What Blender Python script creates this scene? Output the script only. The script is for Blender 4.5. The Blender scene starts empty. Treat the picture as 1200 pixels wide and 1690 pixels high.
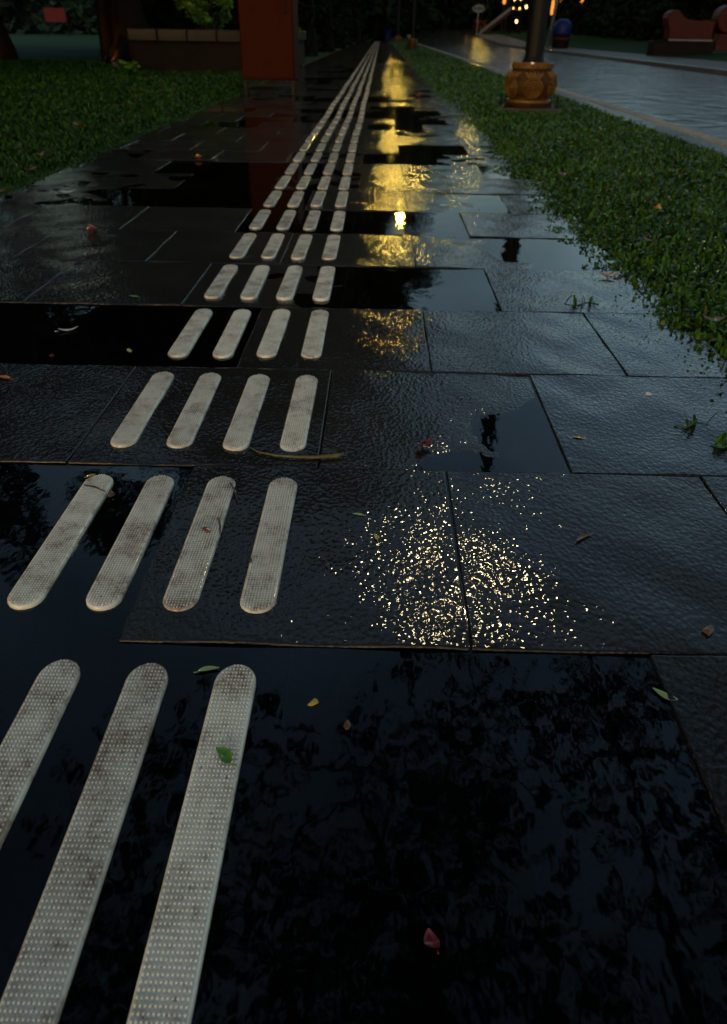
import bpy, math, random
import numpy as np
from mathutils import Matrix, Vector
R = math.radians
PI = math.pi
random.seed(7)
rng = np.random.default_rng(7)

scene = bpy.context.scene
# ------------------------------------------------------------------ camera
cd = bpy.data.cameras.new('camera')
cam = bpy.data.objects.new('camera', cd)
scene.collection.objects.link(cam)
scene.camera = cam
CAM_H = 0.6211
cd.sensor_fit = 'AUTO'
cd.sensor_width = 36.0
cd.lens = 1200 / 1690 * 36.0
cd.shift_y = -45 / 1690
cd.clip_start = 0.02
cd.clip_end = 1500
cam.matrix_world = (Matrix.Translation((0, 0, CAM_H)) @ Matrix.Rotation(0.01256, 4, 'Z')
                    @ Matrix.Rotation(PI / 2 - 0.55707, 4, 'X') @ Matrix.Rotation(0.01627, 4, 'Z'))
cd.dof.use_dof = True
cd.dof.focus_distance = 0.95
cd.dof.aperture_fstop = 8

# ------------------------------------------------------------------ world, sun, exposure
SUN_EL, SUN_ROT = R(4.0), R(200)
world = bpy.data.worlds.new('World')
scene.world = world
world.use_nodes = True
wn, wl = world.node_tree.nodes, world.node_tree.links
wn.clear()
w_out = wn.new('ShaderNodeOutputWorld')
w_bg = wn.new('ShaderNodeBackground')
sky = wn.new('ShaderNodeTexSky')
sky.sky_type = 'NISHITA'
sky.sun_disc = False
sky.sun_elevation = SUN_EL
sky.sun_rotation = SUN_ROT
sky.air_density = 1.0
sky.dust_density = 1.5
sky.ozone_density = 1.6
w_bg.inputs['Strength'].default_value = 0.14
# broken dusk cloud over the clear sky
tc = wn.new('ShaderNodeTexCoord')
cn = wn.new('ShaderNodeTexNoise')
cn.inputs['Scale'].default_value = 2.2
cn.inputs['Detail'].default_value = 5
cr = wn.new('ShaderNodeValToRGB')
cr.color_ramp.elements[0].position = 0.35
cr.color_ramp.elements[0].color = (0.45, 0.45, 0.47, 1)
cr.color_ramp.elements[1].position = 0.7
cr.color_ramp.elements[1].color = (1.45, 1.42, 1.38, 1)
mul = wn.new('ShaderNodeMix'); mul.data_type = 'RGBA'; mul.blend_type = 'MULTIPLY'
mul.inputs['Factor'].default_value = 1.0
wl.new(tc.outputs['Generated'], cn.inputs['Vector'])
wl.new(cn.outputs['Fac'], cr.inputs['Fac'])
wl.new(sky.outputs['Color'], mul.inputs['A'])
wl.new(cr.outputs['Color'], mul.inputs['B'])
wl.new(mul.outputs['Result'], w_bg.inputs['Color'])
wl.new(w_bg.outputs['Background'], w_out.inputs['Surface'])

sd = bpy.data.lights.new('sun', 'SUN')
sun = bpy.data.objects.new('sun', sd)
scene.collection.objects.link(sun)
sd.energy = 0.04
sd.angle = R(20)
sd.color = (1.0, 0.9, 0.8)
sun.rotation_euler = (PI / 2 - SUN_EL, 0, PI - SUN_ROT)

scene.view_settings.view_transform = 'Standard'
scene.view_settings.look = 'None'
scene.view_settings.gamma = 1
scene.view_settings.exposure = 1.4
scene.render.engine = 'CYCLES'
scene.cycles.max_bounces = 6
scene.cycles.transparent_max_bounces = 8
scene.cycles.sample_clamp_indirect = 4.0

# ------------------------------------------------------------------ helpers
COL = scene.collection


class MB:
    """collects vertices and faces, then links them as one mesh object"""
    def __init__(self):
        self.v = []; self.f = []

    def add(self, vs, fs):
        n = len(self.v)
        self.v.extend([tuple(a) for a in vs]); self.f.extend([tuple(i + n for i in f) for f in fs])

    def box(self, x0, x1, y0, y1, z0, z1, b=0.0, M=None):
        b = min(b, (x1 - x0) / 3, (y1 - y0) / 3, (z1 - z0) / 3)
        if b <= 0:
            vs = [(x, y, z) for z in (z0, z1) for y in (y0, y1) for x in (x0, x1)]
            fs = [(0, 2, 3, 1), (4, 5, 7, 6), (0, 1, 5, 4), (2, 6, 7, 3), (0, 4, 6, 2), (1, 3, 7, 5)]
        else:
            def ring(i, z):
                a, c, d, e = x0 + i, x1 - i, y0 + i, y1 - i
                if i == 0:
                    return [(a + b, d, z), (c - b, d, z), (c, d + b, z), (c, e - b, z), (c - b, e, z), (a + b, e, z), (a, e - b, z), (a, d + b, z)]
                return [(a, d, z), (c, d, z), (c, d, z), (c, e, z), (c, e, z), (a, e, z), (a, e, z), (a, d, z)]
            def ring2(i, z):
                a, c, d, e = x0 + i, x1 - i, y0 + i, y1 - i
                k = b * .3
                return [(a + k, d, z), (c - k, d, z), (c, d + k, z), (c, e - k, z), (c - k, e, z), (a + k, e, z), (a, e - k, z), (a, d + k, z)]
            rs = [ring2(b, z0), ring(0, z0 + b), ring(0, z1 - b), ring2(b, z1)]
            vs = sum(rs, [])
            fs = [tuple(reversed(range(8))), tuple(range(24, 32))]
            for r in range(3):
                for i in range(8):
                    j = (i + 1) % 8
                    fs.append((r * 8 + i, r * 8 + j, r * 8 + 8 + j, r * 8 + 8 + i))
        if M is not None:
            vs = [tuple(M @ Vector(a)) for a in vs]
        self.add(vs, fs)

    def tube(self, pts, rads, n=8, cap=True, lobes=0, amp=0.0):
        pts = [Vector(p) for p in pts]
        rings = []
        up = Vector((0.13, 0.2, 1)).normalized()
        for i, p in enumerate(pts):
            a = pts[max(0, i - 1)]; c = pts[min(len(pts) - 1, i + 1)]
            t = (c - a).normalized()
            u = t.cross(up)
            if u.length < 0.2: u = t.cross(Vector((1, 0, 0.1)))
            u.normalize(); w = t.cross(u)
            rr = []
            for k in range(n):
                th = 2 * PI * k / n
                r = rads[i] * (1 + (amp * math.sin(lobes * th + i * .25) if lobes else 0))
                rr.append(tuple(p + u * (r * math.cos(th)) + w * (r * math.sin(th))))
            rings.append(rr)
        vs = sum(rings, []); fs = []
        for i in range(len(pts) - 1):
            for k in range(n):
                j = (k + 1) % n
                fs.append((i * n + k, i * n + j, i * n + n + j, i * n + n + k))
        if cap:
            fs.append(tuple(reversed(range(n)))); fs.append(tuple(range((len(pts) - 1) * n, len(pts) * n)))
        self.add(vs, fs)

    def lathe(self, prof, c=(0, 0, 0), n=32, amp=0.0, lobes=0, cap=True):
        vs = []; fs = []
        for (r, z) in prof:
            for k in range(n):
                th = 2 * PI * k / n
                q = r * (1 + amp * math.cos(lobes * th)) if lobes else r
                vs.append((c[0] + q * math.cos(th), c[1] + q * math.sin(th), c[2] + z))
        m = len(prof)
        for i in range(m - 1):
            for k in range(n):
                j = (k + 1) % n
                fs.append((i * n + k, i * n + j, i * n + n + j, i * n + n + k))
        if cap:
            fs.append(tuple(reversed(range(n)))); fs.append(tuple(range((m - 1) * n, m * n)))
        self.add(vs, fs)

    def mesh(self, name, mat, smooth=True):
        me = bpy.data.meshes.new(name)
        me.from_pydata(self.v, [], self.f)
        me.materials.append(mat)
        if smooth: me.shade_smooth() if False else me.polygons.foreach_set('use_smooth', [True] * len(me.polygons))
        me.update()
        return me

    def build(self, name, mat, parent=None, smooth=False, loc=None):
        return link(name, self.mesh(name, mat, smooth), parent, loc)


def link(name, me, parent=None, loc=None):
    o = bpy.data.objects.new(name, me)
    COL.objects.link(o)
    if parent is not None: o.parent = parent
    if loc is not None: o.location = loc
    return o


def np_mesh(name, verts, quads, mat, smooth=False, tris=None):
    me = bpy.data.meshes.new(name)
    verts = np.asarray(verts, np.float32)
    quads = np.asarray(quads, np.int32)
    k = quads.shape[1]
    me.vertices.add(len(verts)); me.vertices.foreach_set('co', verts.ravel())
    me.loops.add(quads.size); me.loops.foreach_set('vertex_index', quads.ravel())
    me.polygons.add(len(quads))
    me.polygons.foreach_set('loop_start', np.arange(0, quads.size, k, dtype=np.int32))
    me.polygons.foreach_set('loop_total', np.full(len(quads), k, np.int32))
    if smooth: me.polygons.foreach_set('use_smooth', np.ones(len(quads), bool))
    me.materials.append(mat)
    me.update(calc_edges=True)
    me.validate()
    return me


def tag(o, label=None, cat=None, group=None, kind=None):
    if label: o['label'] = label
    if cat: o['category'] = cat
    if group: o['group'] = group
    if kind: o['kind'] = kind
    return o


def empty(name, loc, rz=0.0):
    o = bpy.data.objects.new(name, None)
    COL.objects.link(o); o.location = loc; o.rotation_euler = (0, 0, rz)
    o.empty_display_size = .1
    return o


def copy_tree(o, parent=None, depth=0):
    c = o.copy(); COL.objects.link(c); c.parent = parent
    if depth > 0: c.parent = parent
    for ch in list(o.children):
        copy_tree(ch, c, depth + 1)
    return c


# ------------------------------------------------------------------ materials
def new_mat(name):
    m = bpy.data.materials.new(name); m.use_nodes = True
    nt = m.node_tree
    return m, nt.nodes, nt.links, nt.nodes['Principled BSDF']


def noise(n, l, scale, detail=4, rough=.6, coord='Object', stretch=None, dist=0):
    t = n.new('ShaderNodeTexCoord')
    x = n.new('ShaderNodeTexNoise')
    x.inputs['Scale'].default_value = scale; x.inputs['Detail'].default_value = detail
    x.inputs['Roughness'].default_value = rough; x.inputs['Distortion'].default_value = dist
    if stretch:
        mp = n.new('ShaderNodeMapping'); mp.inputs['Scale'].default_value = stretch
        l.new(t.outputs[coord], mp.inputs['Vector']); l.new(mp.outputs['Vector'], x.inputs['Vector'])
    else:
        l.new(t.outputs[coord], x.inputs['Vector'])
    return x


def ramp(n, l, src, stops):
    r = n.new('ShaderNodeValToRGB')
    e = r.color_ramp.elements
    while len(e) < len(stops): e.new(0.5)
    for i, (p, c) in enumerate(stops):
        e[i].position = p; e[i].color = (c[0], c[1], c[2], 1) if hasattr(c, '__len__') else (c, c, c, 1)
    l.new(src, r.inputs['Fac'])
    return r


def mix(n, l, fac, a, b, mode='MIX'):
    m = n.new('ShaderNodeMix'); m.data_type = 'RGBA'; m.blend_type = mode
    for key, val in (('Factor', fac), ('A', a), ('B', b)):
        if isinstance(val, (int, float)): m.inputs[key].default_value = val if key == 'Factor' else (val, val, val, 1)
        elif isinstance(val, tuple): m.inputs[key].default_value = (*val, 1)
        else: l.new(val, m.inputs[key])
    return m.outputs['Result']


def math_node(n, l, op, a, b=None):
    m = n.new('ShaderNodeMath'); m.operation = op
    for i, v in enumerate((a, b)):
        if v is None: continue
        if isinstance(v, (int, float)): m.inputs[i].default_value = v
        else: l.new(v, m.inputs[i])
    return m.outputs[0]


def bump(n, l, h, strength, dist, normal=None):
    b = n.new('ShaderNodeBump')
    b.inputs['Strength'].default_value = strength; b.inputs['Distance'].default_value = dist
    l.new(h, b.inputs['Height'])
    if normal is not None: l.new(normal, b.inputs['Normal'])
    return b.outputs['Normal']


def simple(name, c1, c2, scale=8, rough=.6, bstr=.3, bdist=.01, coat=0.0, metal=0.0, stretch=None, spec=.12, coord='Object', coat_rough=.1):
    m, n, l, b = new_mat(name)
    x = noise(n, l, scale, 5, .65, coord, stretch)
    r = ramp(n, l, x.outputs['Fac'], [(.3, c1), (.7, c2)])
    l.new(r.outputs['Color'], b.inputs['Base Color'])
    b.inputs['Roughness'].default_value = rough
    b.inputs['Metallic'].default_value = metal
    b.inputs['Coat Weight'].default_value = coat
    b.inputs['Coat Roughness'].default_value = coat_rough
    b.inputs['Specular IOR Level'].default_value = spec
    if bstr: l.new(bump(n, l, x.outputs['Fac'], bstr, bdist), b.inputs['Normal'])
    return m


WATER_Z = -0.0040


def paver_material():
    m, n, l, b = new_mat('wet_paver')
    geo = n.new('ShaderNodeNewGeometry')
    sep = n.new('ShaderNodeSeparateXYZ'); l.new(geo.outputs['Position'], sep.inputs[0])
    att = n.new('ShaderNodeAttribute'); att.attribute_name = 'tone'; att.attribute_type = 'GEOMETRY'
    fine = noise(n, l, 260, 3, .6)
    mid = noise(n, l, 38, 4, .6)
    big = noise(n, l, 3.1, 4, .6)
    c = ramp(n, l, fine.outputs['Fac'], [(.3, (.006, .006, .005)), (.75, (.022, .020, .015))])
    c2 = ramp(n, l, big.outputs['Fac'], [(.3, (.35, .36, .38)), (.55, (.9, .88, .82)), (.75, (1.7, 1.55, 1.25))])
    col = mix(n, l, 1.0, c.outputs['Color'], c2.outputs['Color'], 'MULTIPLY')
    col = mix(n, l, 1.0, col, att.outputs['Color'], 'MULTIPLY')
    # sand washed against the paver edges stays brown
    st = ramp(n, l, mid.outputs['Fac'], [(.62, 0.0), (.8, .55)])
    col = mix(n, l, st.outputs['Color'], col, (.075, .055, .035))
    l.new(col, b.inputs['Base Color'])
    b.inputs['Roughness'].default_value = .7
    # rain film lies only on stone standing above the puddle level
    dry = math_node(n, l, 'GREATER_THAN', sep.outputs['Z'], WATER_Z)
    l.new(dry, b.inputs['Coat Weight'])
    l.new(math_node(n, l, 'MULTIPLY', dry, .06), b.inputs['Specular IOR Level'])
    b.inputs['Coat IOR'].default_value = 1.33
    b.inputs['Coat Roughness'].default_value = .042
    # drops and rivelled film
    v = n.new('ShaderNodeTexVoronoi'); v.feature = 'SMOOTH_F1'; v.inputs['Scale'].default_value = 150
    v.inputs['Smoothness'].default_value = .6
    t = n.new('ShaderNodeTexCoord')
    mp = n.new('ShaderNodeMapping'); mp.inputs['Scale'].default_value = (1, .8, 1)
    l.new(t.outputs['Object'], mp.inputs['Vector']); l.new(mp.outputs['Vector'], v.inputs['Vector'])
    film = noise(n, l, 95, 2, .5, dist=.6)
    slow = noise(n, l, 16, 2, .5)
    b1 = bump(n, l, v.outputs['Distance'], .66, .0011)
    b2 = bump(n, l, film.outputs['Fac'], .5, .0009, b1)
    patch = noise(n, l, 2.2, 4, .6)
    ps = n.new('ShaderNodeMapRange'); ps.inputs['From Min'].default_value = .36; ps.inputs['From Max'].default_value = .62
    ps.inputs['To Min'].default_value = .18; ps.inputs['To Max'].default_value = .78
    l.new(patch.outputs['Fac'], ps.inputs['Value'])
    for q in n:
        if q.bl_idname == 'ShaderNodeBump' and q.inputs['Distance'].default_value > .00085 and q.inputs['Distance'].default_value < .00095: l.new(ps.outputs[0], q.inputs['Strength'])
    b3 = bump(n, l, slow.outputs['Fac'], .35, .0020, b2)
    l.new(b3, b.inputs['Coat Normal'])
    l.new(bump(n, l, fine.outputs['Fac'], .6, .001), b.inputs['Normal'])
    return m


def water_material():
    m = bpy.data.materials.new('puddle_water'); m.use_nodes = True
    n, l = m.node_tree.nodes, m.node_tree.links
    n.clear()
    out = n.new('ShaderNodeOutputMaterial')
    fr = n.new('ShaderNodeFresnel'); fr.inputs['IOR'].default_value = 1.36
    tr = n.new('ShaderNodeBsdfTransparent'); tr.inputs['Color'].default_value = (.72, .72, .72, 1)
    gl = n.new('ShaderNodeBsdfGlossy'); gl.inputs['Roughness'].default_value = .03
    mx = n.new('ShaderNodeMixShader')
    w = noise(n, l, 22, 3, .5, stretch=(1, .6, 1))
    nb = bump(n, l, w.outputs['Fac'], .25, .002)
    l.new(nb, gl.inputs['Normal']); l.new(nb, fr.inputs['Normal'])
    l.new(fr.outputs[0], mx.inputs[0]); l.new(tr.outputs[0], mx.inputs[1]); l.new(gl.outputs[0], mx.inputs[2])
    l.new(mx.outputs[0], out.inputs['Surface'])
    return m


def bar_material(name, ribs=False):
    m, n, l, b = new_mat(name)
    oi = n.new('ShaderNodeObjectInfo')
    t = n.new('ShaderNodeTexCoord')
    add = n.new('ShaderNodeVectorMath'); add.operation = 'ADD'
    sc = n.new('ShaderNodeVectorMath'); sc.operation = 'SCALE'
    comb = n.new('ShaderNodeCombineXYZ')
    for i in range(3): l.new(oi.outputs['Random'], comb.inputs[i])
    l.new(comb.outputs[0], sc.inputs[0]); sc.inputs['Scale'].default_value = 57
    l.new(t.outputs['Object'], add.inputs[0]); l.new(sc.outputs[0], add.inputs[1])
    big = n.new('ShaderNodeTexNoise'); big.inputs['Scale'].default_value = 20; big.inputs['Detail'].default_value = 6
    big.inputs['Roughness'].default_value = .7
    l.new(add.outputs[0], big.inputs['Vector'])
    sp = n.new('ShaderNodeTexNoise'); sp.inputs['Scale'].default_value = 150; sp.inputs['Detail'].default_value = 3
    l.new(add.outputs[0], sp.inputs['Vector'])
    sepo = n.new('ShaderNodeSeparateXYZ'); l.new(t.outputs['Object'], sepo.inputs[0])
    # dirt sits in the low field between the studs
    low = n.new('ShaderNodeMapRange'); low.inputs['From Min'].default_value = .0076; low.inputs['From Max'].default_value = .0087
    low.inputs['To Min'].default_value = 1; low.inputs['To Max'].default_value = 0
    l.new(sepo.outputs['Z'], low.inputs['Value'])
    spk = n.new('ShaderNodeTexNoise'); spk.inputs['Scale'].default_value = 170; spk.inputs['Detail'].default_value = 5
    l.new(add.outputs[0], spk.inputs['Vector'])
    stain = math_node(n, l, 'MULTIPLY', ramp(n, l, big.outputs['Fac'], [(.47, 0.0), (.60, 1.0)]).outputs['Color'], ramp(n, l, spk.outputs['Fac'], [(.46, 0.0), (.62, .6)]).outputs['Color'])
    dirt = ramp(n, l, big.outputs['Fac'], [(.42, .0), (.54, .28), (.68, .85)])
    d2 = math_node(n, l, 'MULTIPLY', dirt.outputs['Color'], math_node(n, l, 'ADD', math_node(n, l, 'MULTIPLY', low.outputs[0], .75), .25))
    base = mix(n, l, sp.outputs['Fac'], (.80, .74, .57), (.92, .87, .71))
    col = mix(n, l, d2, base, (.22, .125, .055))
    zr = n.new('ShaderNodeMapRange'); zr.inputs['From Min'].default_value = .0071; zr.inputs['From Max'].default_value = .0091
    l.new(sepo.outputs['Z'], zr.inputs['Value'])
    ring = ramp(n, l, zr.outputs[0], [(.02, 0.0), (.20, .42), (.50, .30), (.80, 0.0)])  # stud flanks darkened in colour, standing in for the crescent shade round each
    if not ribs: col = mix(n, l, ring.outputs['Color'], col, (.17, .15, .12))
    col = mix(n, l, stain, col, (.20, .105, .045))
    grim = ramp(n, l, sp.outputs['Fac'], [(.64, 0.0), (.74, .7)])
    col = mix(n, l, grim.outputs['Color'], col, (.12, .085, .05))
    tint = math_node(n, l, 'ADD', math_node(n, l, 'MULTIPLY', oi.outputs['Random'], .2), .82)
    col = mix(n, l, 1.0, col, tint, 'MULTIPLY')
    l.new(col, b.inputs['Base Color'])
    b.inputs['Roughness'].default_value = .45
    b.inputs['Coat Weight'].default_value = .9
    b.inputs['Coat Roughness'].default_value = .10
    if ribs:
        w = n.new('ShaderNodeTexVoronoi'); w.inputs['Scale'].default_value = 240
        w.inputs['Randomness'].default_value = .0
        l.new(t.outputs['Object'], w.inputs['Vector'])
        l.new(bump(n, l, w.outputs['Distance'], .7, .001), b.inputs['Normal'])
    else:
        l.new(bump(n, l, sp.outputs['Fac'], .2, .0005), b.inputs['Normal'])
    return m


def leaf_material(name, c1, c2, rough=.45, coat=.3, spec=.5):
    m, n, l, b = new_mat(name)
    b.inputs['Specular IOR Level'].default_value = spec
    x = noise(n, l, 3.0, 3, .6)
    geo = n.new('ShaderNodeNewGeometry')
    r = ramp(n, l, x.outputs['Fac'], [(.3, c1), (.7, c2)])
    f = math_node(n, l, 'ADD', math_node(n, l, 'MULTIPLY', geo.outputs['Random Per Island'], 1.3), .35)
    col = mix(n, l, 1.0, r.outputs['Color'], f, 'MULTIPLY')
    l.new(col, b.inputs['Base Color'])
    # a few blades have gone yellow-brown
    dead = ramp(n, l, geo.outputs['Random Per Island'], [(.93, 0.0), (.95, .8)])
    if name.startswith('grass'): l.new(mix(n, l, dead.outputs['Color'], col, (.075, .060, .018)), b.inputs['Base Color'])
    b.inputs['Roughness'].default_value = rough
    b.inputs['Coat Weight'].default_value = coat
    b.inputs['Coat Roughness'].default_value = .12
    return m


def emit(name, col, strength):
    m = bpy.data.materials.new(name); m.use_nodes = True
    n, l = m.node_tree.nodes, m.node_tree.links
    n.clear()
    o = n.new('ShaderNodeOutputMaterial'); e = n.new('ShaderNodeEmission')
    e.inputs['Color'].default_value = (*col, 1); e.inputs['Strength'].default_value = strength
    l.new(e.outputs[0], o.inputs['Surface'])
    return m


M_PAVER = paver_material()
M_WATER = water_material()
M_BAR = bar_material('cream_bar_studded')
M_BAR_FAR = bar_material('cream_bar_far', True)
M_BED = simple('bed_sand', (.03, .022, .014), (.07, .05, .03), 60, .9, .5, .003)
M_SOIL = simple('soil', (.006, .010, .004), (.020, .022, .010), 30, .9, .6, .01)
M_LAWN = simple('mown_lawn', (.016, .050, .016), (.040, .092, .034), .35, .95, .5, .02, stretch=(.3, 1.6, 1), spec=.1)
M_BANK = simple('bank_grass', (.006, .022, .004), (.014, .042, .008), 1.5, .95, .5, .02, spec=.05)
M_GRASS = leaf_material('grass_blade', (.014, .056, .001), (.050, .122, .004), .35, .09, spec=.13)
M_GRASS_LEFT = leaf_material('grass_blade_dark_lawn', (.009, .036, .002), (.030, .072, .004), .45, .03, spec=.1)  # darker, duller blades for the left lawn
M_GROUND = simple('ground_soil', (.010, .020, .008), (.030, .042, .018), .7, .95, .3, .05)
M_BARK = simple('bark', (.004, .003, .002), (.014, .010, .007), 9, .9, 1.0, .05, stretch=(1, 1, .25), spec=.1)
M_BARK_WARM = simple('bark_light', (.004, .003, .002), (.013, .009, .006), 9, .9, 1.0, .05, stretch=(1, 1, .25), spec=.1)
M_LEAF = leaf_material('tree_leaf', (.004, .010, .003), (.011, .024, .006), .6, .0, spec=.15)
M_LEAF_BLUE = leaf_material('far_leaf', (.010, .030, .024), (.016, .042, .034), .8, .0, spec=.1)  # haze over the distant wood put into its blue-green leaf colour
M_BUSH = leaf_material('bush_leaf', (.03, .09, .004), (.09, .20, .010), .5, .0, spec=.2)  # leaf colour lightened in place of lamplight on the planter bush
M_HEDGE = leaf_material('hedge_leaf', (.003, .008, .002), (.007, .015, .004), .8, .0, spec=.08)
M_BLACK = simple('black_painted_iron', (.002, .002, .0022), (.004, .004, .004), 12, .5, .1, .002, coat=.0, spec=.2)
M_POT = simple('gilded_cast_pot', (.090, .042, .007), (.190, .098, .017), 30, .4, .35, .004, coat=.15)
M_POT_BODY = simple('pot_dark_body', (.030, .013, .003), (.075, .035, .007), 26, .5, .4, .004)  # body darker than the raised bands and rosettes
M_PLINTH = simple('plinth_concrete', (.045, .035, .024), (.09, .07, .05), 20, .8, .4, .004, coat=.4)
M_LAMP = emit('lamp_glass_lit', (1.0, .80, .42), 125.0)
M_LAMP_FAR = emit('far_lamp_glass_lit', (1.0, .68, .12), 100.0)
M_CAB = simple('rust_orange_paint', (.030, .0050, .0009), (.042, .0072, .0014), 5, .6, .1, .003, coat=.0, spec=.05)
M_STEEL = simple('galvanised_steel', (.22, .25, .27), (.34, .37, .40), 14, .45, .1, .002, metal=.6)
M_KERB = simple('kerb_wet_concrete', (.05, .055, .065), (.10, .105, .12), 12, .6, .4, .003, coat=.7, coat_rough=.18, spec=.1)
M_KERB_TAN = simple('kerb_tan_stone', (.22, .20, .165), (.34, .31, .26), 14, .85, .4, .003, coat=.0, spec=.15)
M_TAN = simple('verge_tan_paving', (.040, .034, .020), (.095, .08, .05), 5, .7, .5, .01, spec=.1, coat=.15, coat_rough=.3)
M_WALL = simple('planter_render', (.007, .0046, .003), (.014, .009, .0055), 6, .85, .4, .006, coat=.0, spec=.15)
M_COPE = simple('planter_coping_stone', (.005, .006, .0055), (.012, .014, .013), 10, .7, .4, .004, coat=.1, spec=.2)
M_BLUE = simple('blue_plastic', (.003, .008, .075), (.006, .014, .12), 6, .5, .1, .004, spec=.2)
M_DARK = simple('dark_plastic', (.002, .0016, .0016), (.005, .003, .003), 6, .7, .1, .004)
M_RED = simple('red_painted_concrete', (.030, .0018, .0007), (.044, .0032, .0011), 4, .6, .2, .006, coat=.0, spec=.2)
M_WHITE = simple('white_paint', (.12, .125, .125), (.20, .205, .205), 10, .5, .1, .002)
M_REDSIGN = simple('red_fence_cloth', (.075, .010, .012), (.10, .014, .017), 4, .7, .2, .01)
M_LAMP_SMALL = emit('headlight_stand_in_lit', (1.0, .75, .3), 12.0)  # glow of the bollard that stands in for a vehicle headlight
M_WARM = emit('small_lamp_lit', (1.0, .52, .13), 5.0)
M_PANEL = emit('orange_lit_shade', (1.0, .32, .05), .55)
M_FOOTLAMP = emit('uplight_lens_lit', (1.0, .33, .04), 40.0)
M_WOOD = simple('orange_timber', (.26, .09, .02), (.45, .18, .045), 8, .6, .3, .004)


def asphalt():
    m, n, l, b = new_mat('wet_asphalt')
    f = noise(n, l, 90, 4, .7); g = noise(n, l, 1.3, 5, .6, stretch=(1, .35, 1)); h = noise(n, l, 3.0, 4, .55, stretch=(1, .8, 1), dist=.5)
    c = ramp(n, l, f.outputs['Fac'], [(.3, (.010, .011, .012)), (.7, (.030, .031, .032))])
    l.new(c.outputs['Color'], b.inputs['Base Color'])
    b.inputs['Roughness'].default_value = .7
    b.inputs['Coat Weight'].default_value = 1
    b.inputs['Specular IOR Level'].default_value = .05
    b.inputs['Coat IOR'].default_value = 1.30
    cr_ = ramp(n, l, g.outputs['Fac'], [(.38, .02), (.62, .09)])
    l.new(cr_.outputs['Color'], b.inputs['Coat Roughness'])
    b1 = bump(n, l, f.outputs['Fac'], .5, .004)
    l.new(bump(n, l, h.outputs['Fac'], 1.0, .055, b1), b.inputs['Coat Normal'])
    return m


M_ROAD = asphalt()

# ------------------------------------------------------------------ ground, lawns
def height_noise(X, Y, s=1.0):
    return (np.sin(X * 1.7 * s + 1.3 * np.sin(Y * .9 * s)) + np.sin(Y * 2.3 * s + 1.1 * np.sin(X * 1.3 * s + 2)) + .5 * np.sin(X * 5.1 * s + Y * 4.3 * s)) / 2.5


def grid_mesh(name, xs, ys, zf, mat):
    X, Y = np.meshgrid(xs, ys)
    Z = zf(X, Y)
    v = np.stack([X.ravel(), Y.ravel(), Z.ravel()], 1)
    nx, ny = len(xs), len(ys)
    i = (np.arange(ny - 1)[:, None] * nx + np.arange(nx - 1)[None, :]).ravel()
    q = np.stack([i, i + 1, i + nx + 1, i + nx], 1)
    return np_mesh(name, v, q, mat, True)


def road_x_far(Y):
    return np.interp(Y, [-20, 10, 18, 38, 60, 80], [7.3, 7.4, 7.5, 7.9, 8.3, 8.4])


g = link('ground', grid_mesh('ground', np.linspace(-500, 500, 21), np.linspace(-300, 900, 25), lambda X, Y: X * 0 - .35, M_GROUND))
tag(g, kind='structure')


def rise(Y): return np.clip(np.asarray(Y) - 59, 0, 19) * .030


def lawn_left_z(X, Y):
    return -.012 + .012 * height_noise(X, Y) * np.clip((-1.75 - X) * 2, 0, 1)


o = link('lawn', grid_mesh('lawn', np.r_[-90, -60, -40, -30, np.linspace(-22, -1.56, 60)], np.linspace(-8, 120, 160), lawn_left_z, M_LAWN))
tag(o, kind='structure')
o = link('grass_verge', grid_mesh('grass_verge', np.linspace(.62, 2.12, 14), np.linspace(-6, 68, 250),
                                  lambda X, Y: -.014 + rise(Y) + .010 * height_noise(X, Y, 2), M_SOIL))
tag(o, kind='structure')


def hill_z(X, Y):
    return -.16 + np.clip(Y - 60, 0, 200) * .030 + .08 * height_noise(X, Y, .2)


o = link('hill', grid_mesh('hill', np.linspace(-12, 90, 60), np.linspace(60, 200, 50), hill_z, M_BANK))
tag(o, kind='structure')


def bank_z(X, Y):
    e = X - (road_x_far(Y) + 2.4)
    return .02 + rise(Y) + np.clip(e, 0, 40) * .045 + np.clip(e, 0, 3) * .02 * height_noise(X, Y)


t_ = np.linspace(0, 1, 30)
ysb = np.linspace(-10, 90, 60)
XX = road_x_far(ysb)[:, None] + 2.4 + (t_[None, :] ** 2) * 60
YY = np.repeat(ysb[:, None], 30, 1)
v = np.stack([XX.ravel(), YY.ravel(), bank_z(XX, YY).ravel()], 1)
i_ = (np.arange(59)[:, None] * 30 + np.arange(29)[None, :]).ravel()
o = link('grass_bank', np_mesh('grass_bank', v, np.stack([i_, i_ + 1, i_ + 31, i_ + 30], 1), M_BANK, True))
tag(o, kind='structure')

# ------------------------------------------------------------------ road and kerbs
ry = np.r_[np.linspace(-10, 58, 35), np.linspace(60, 78, 10)]
left = np.where(ry < 1e9, 2.44, 0); right = road_x_far(ry)
rz = -.08 + rise(ry)
pts = [((a, y, z), (b, y, z)) for a, b, y, z in zip(left, right, ry, rz)]
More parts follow.
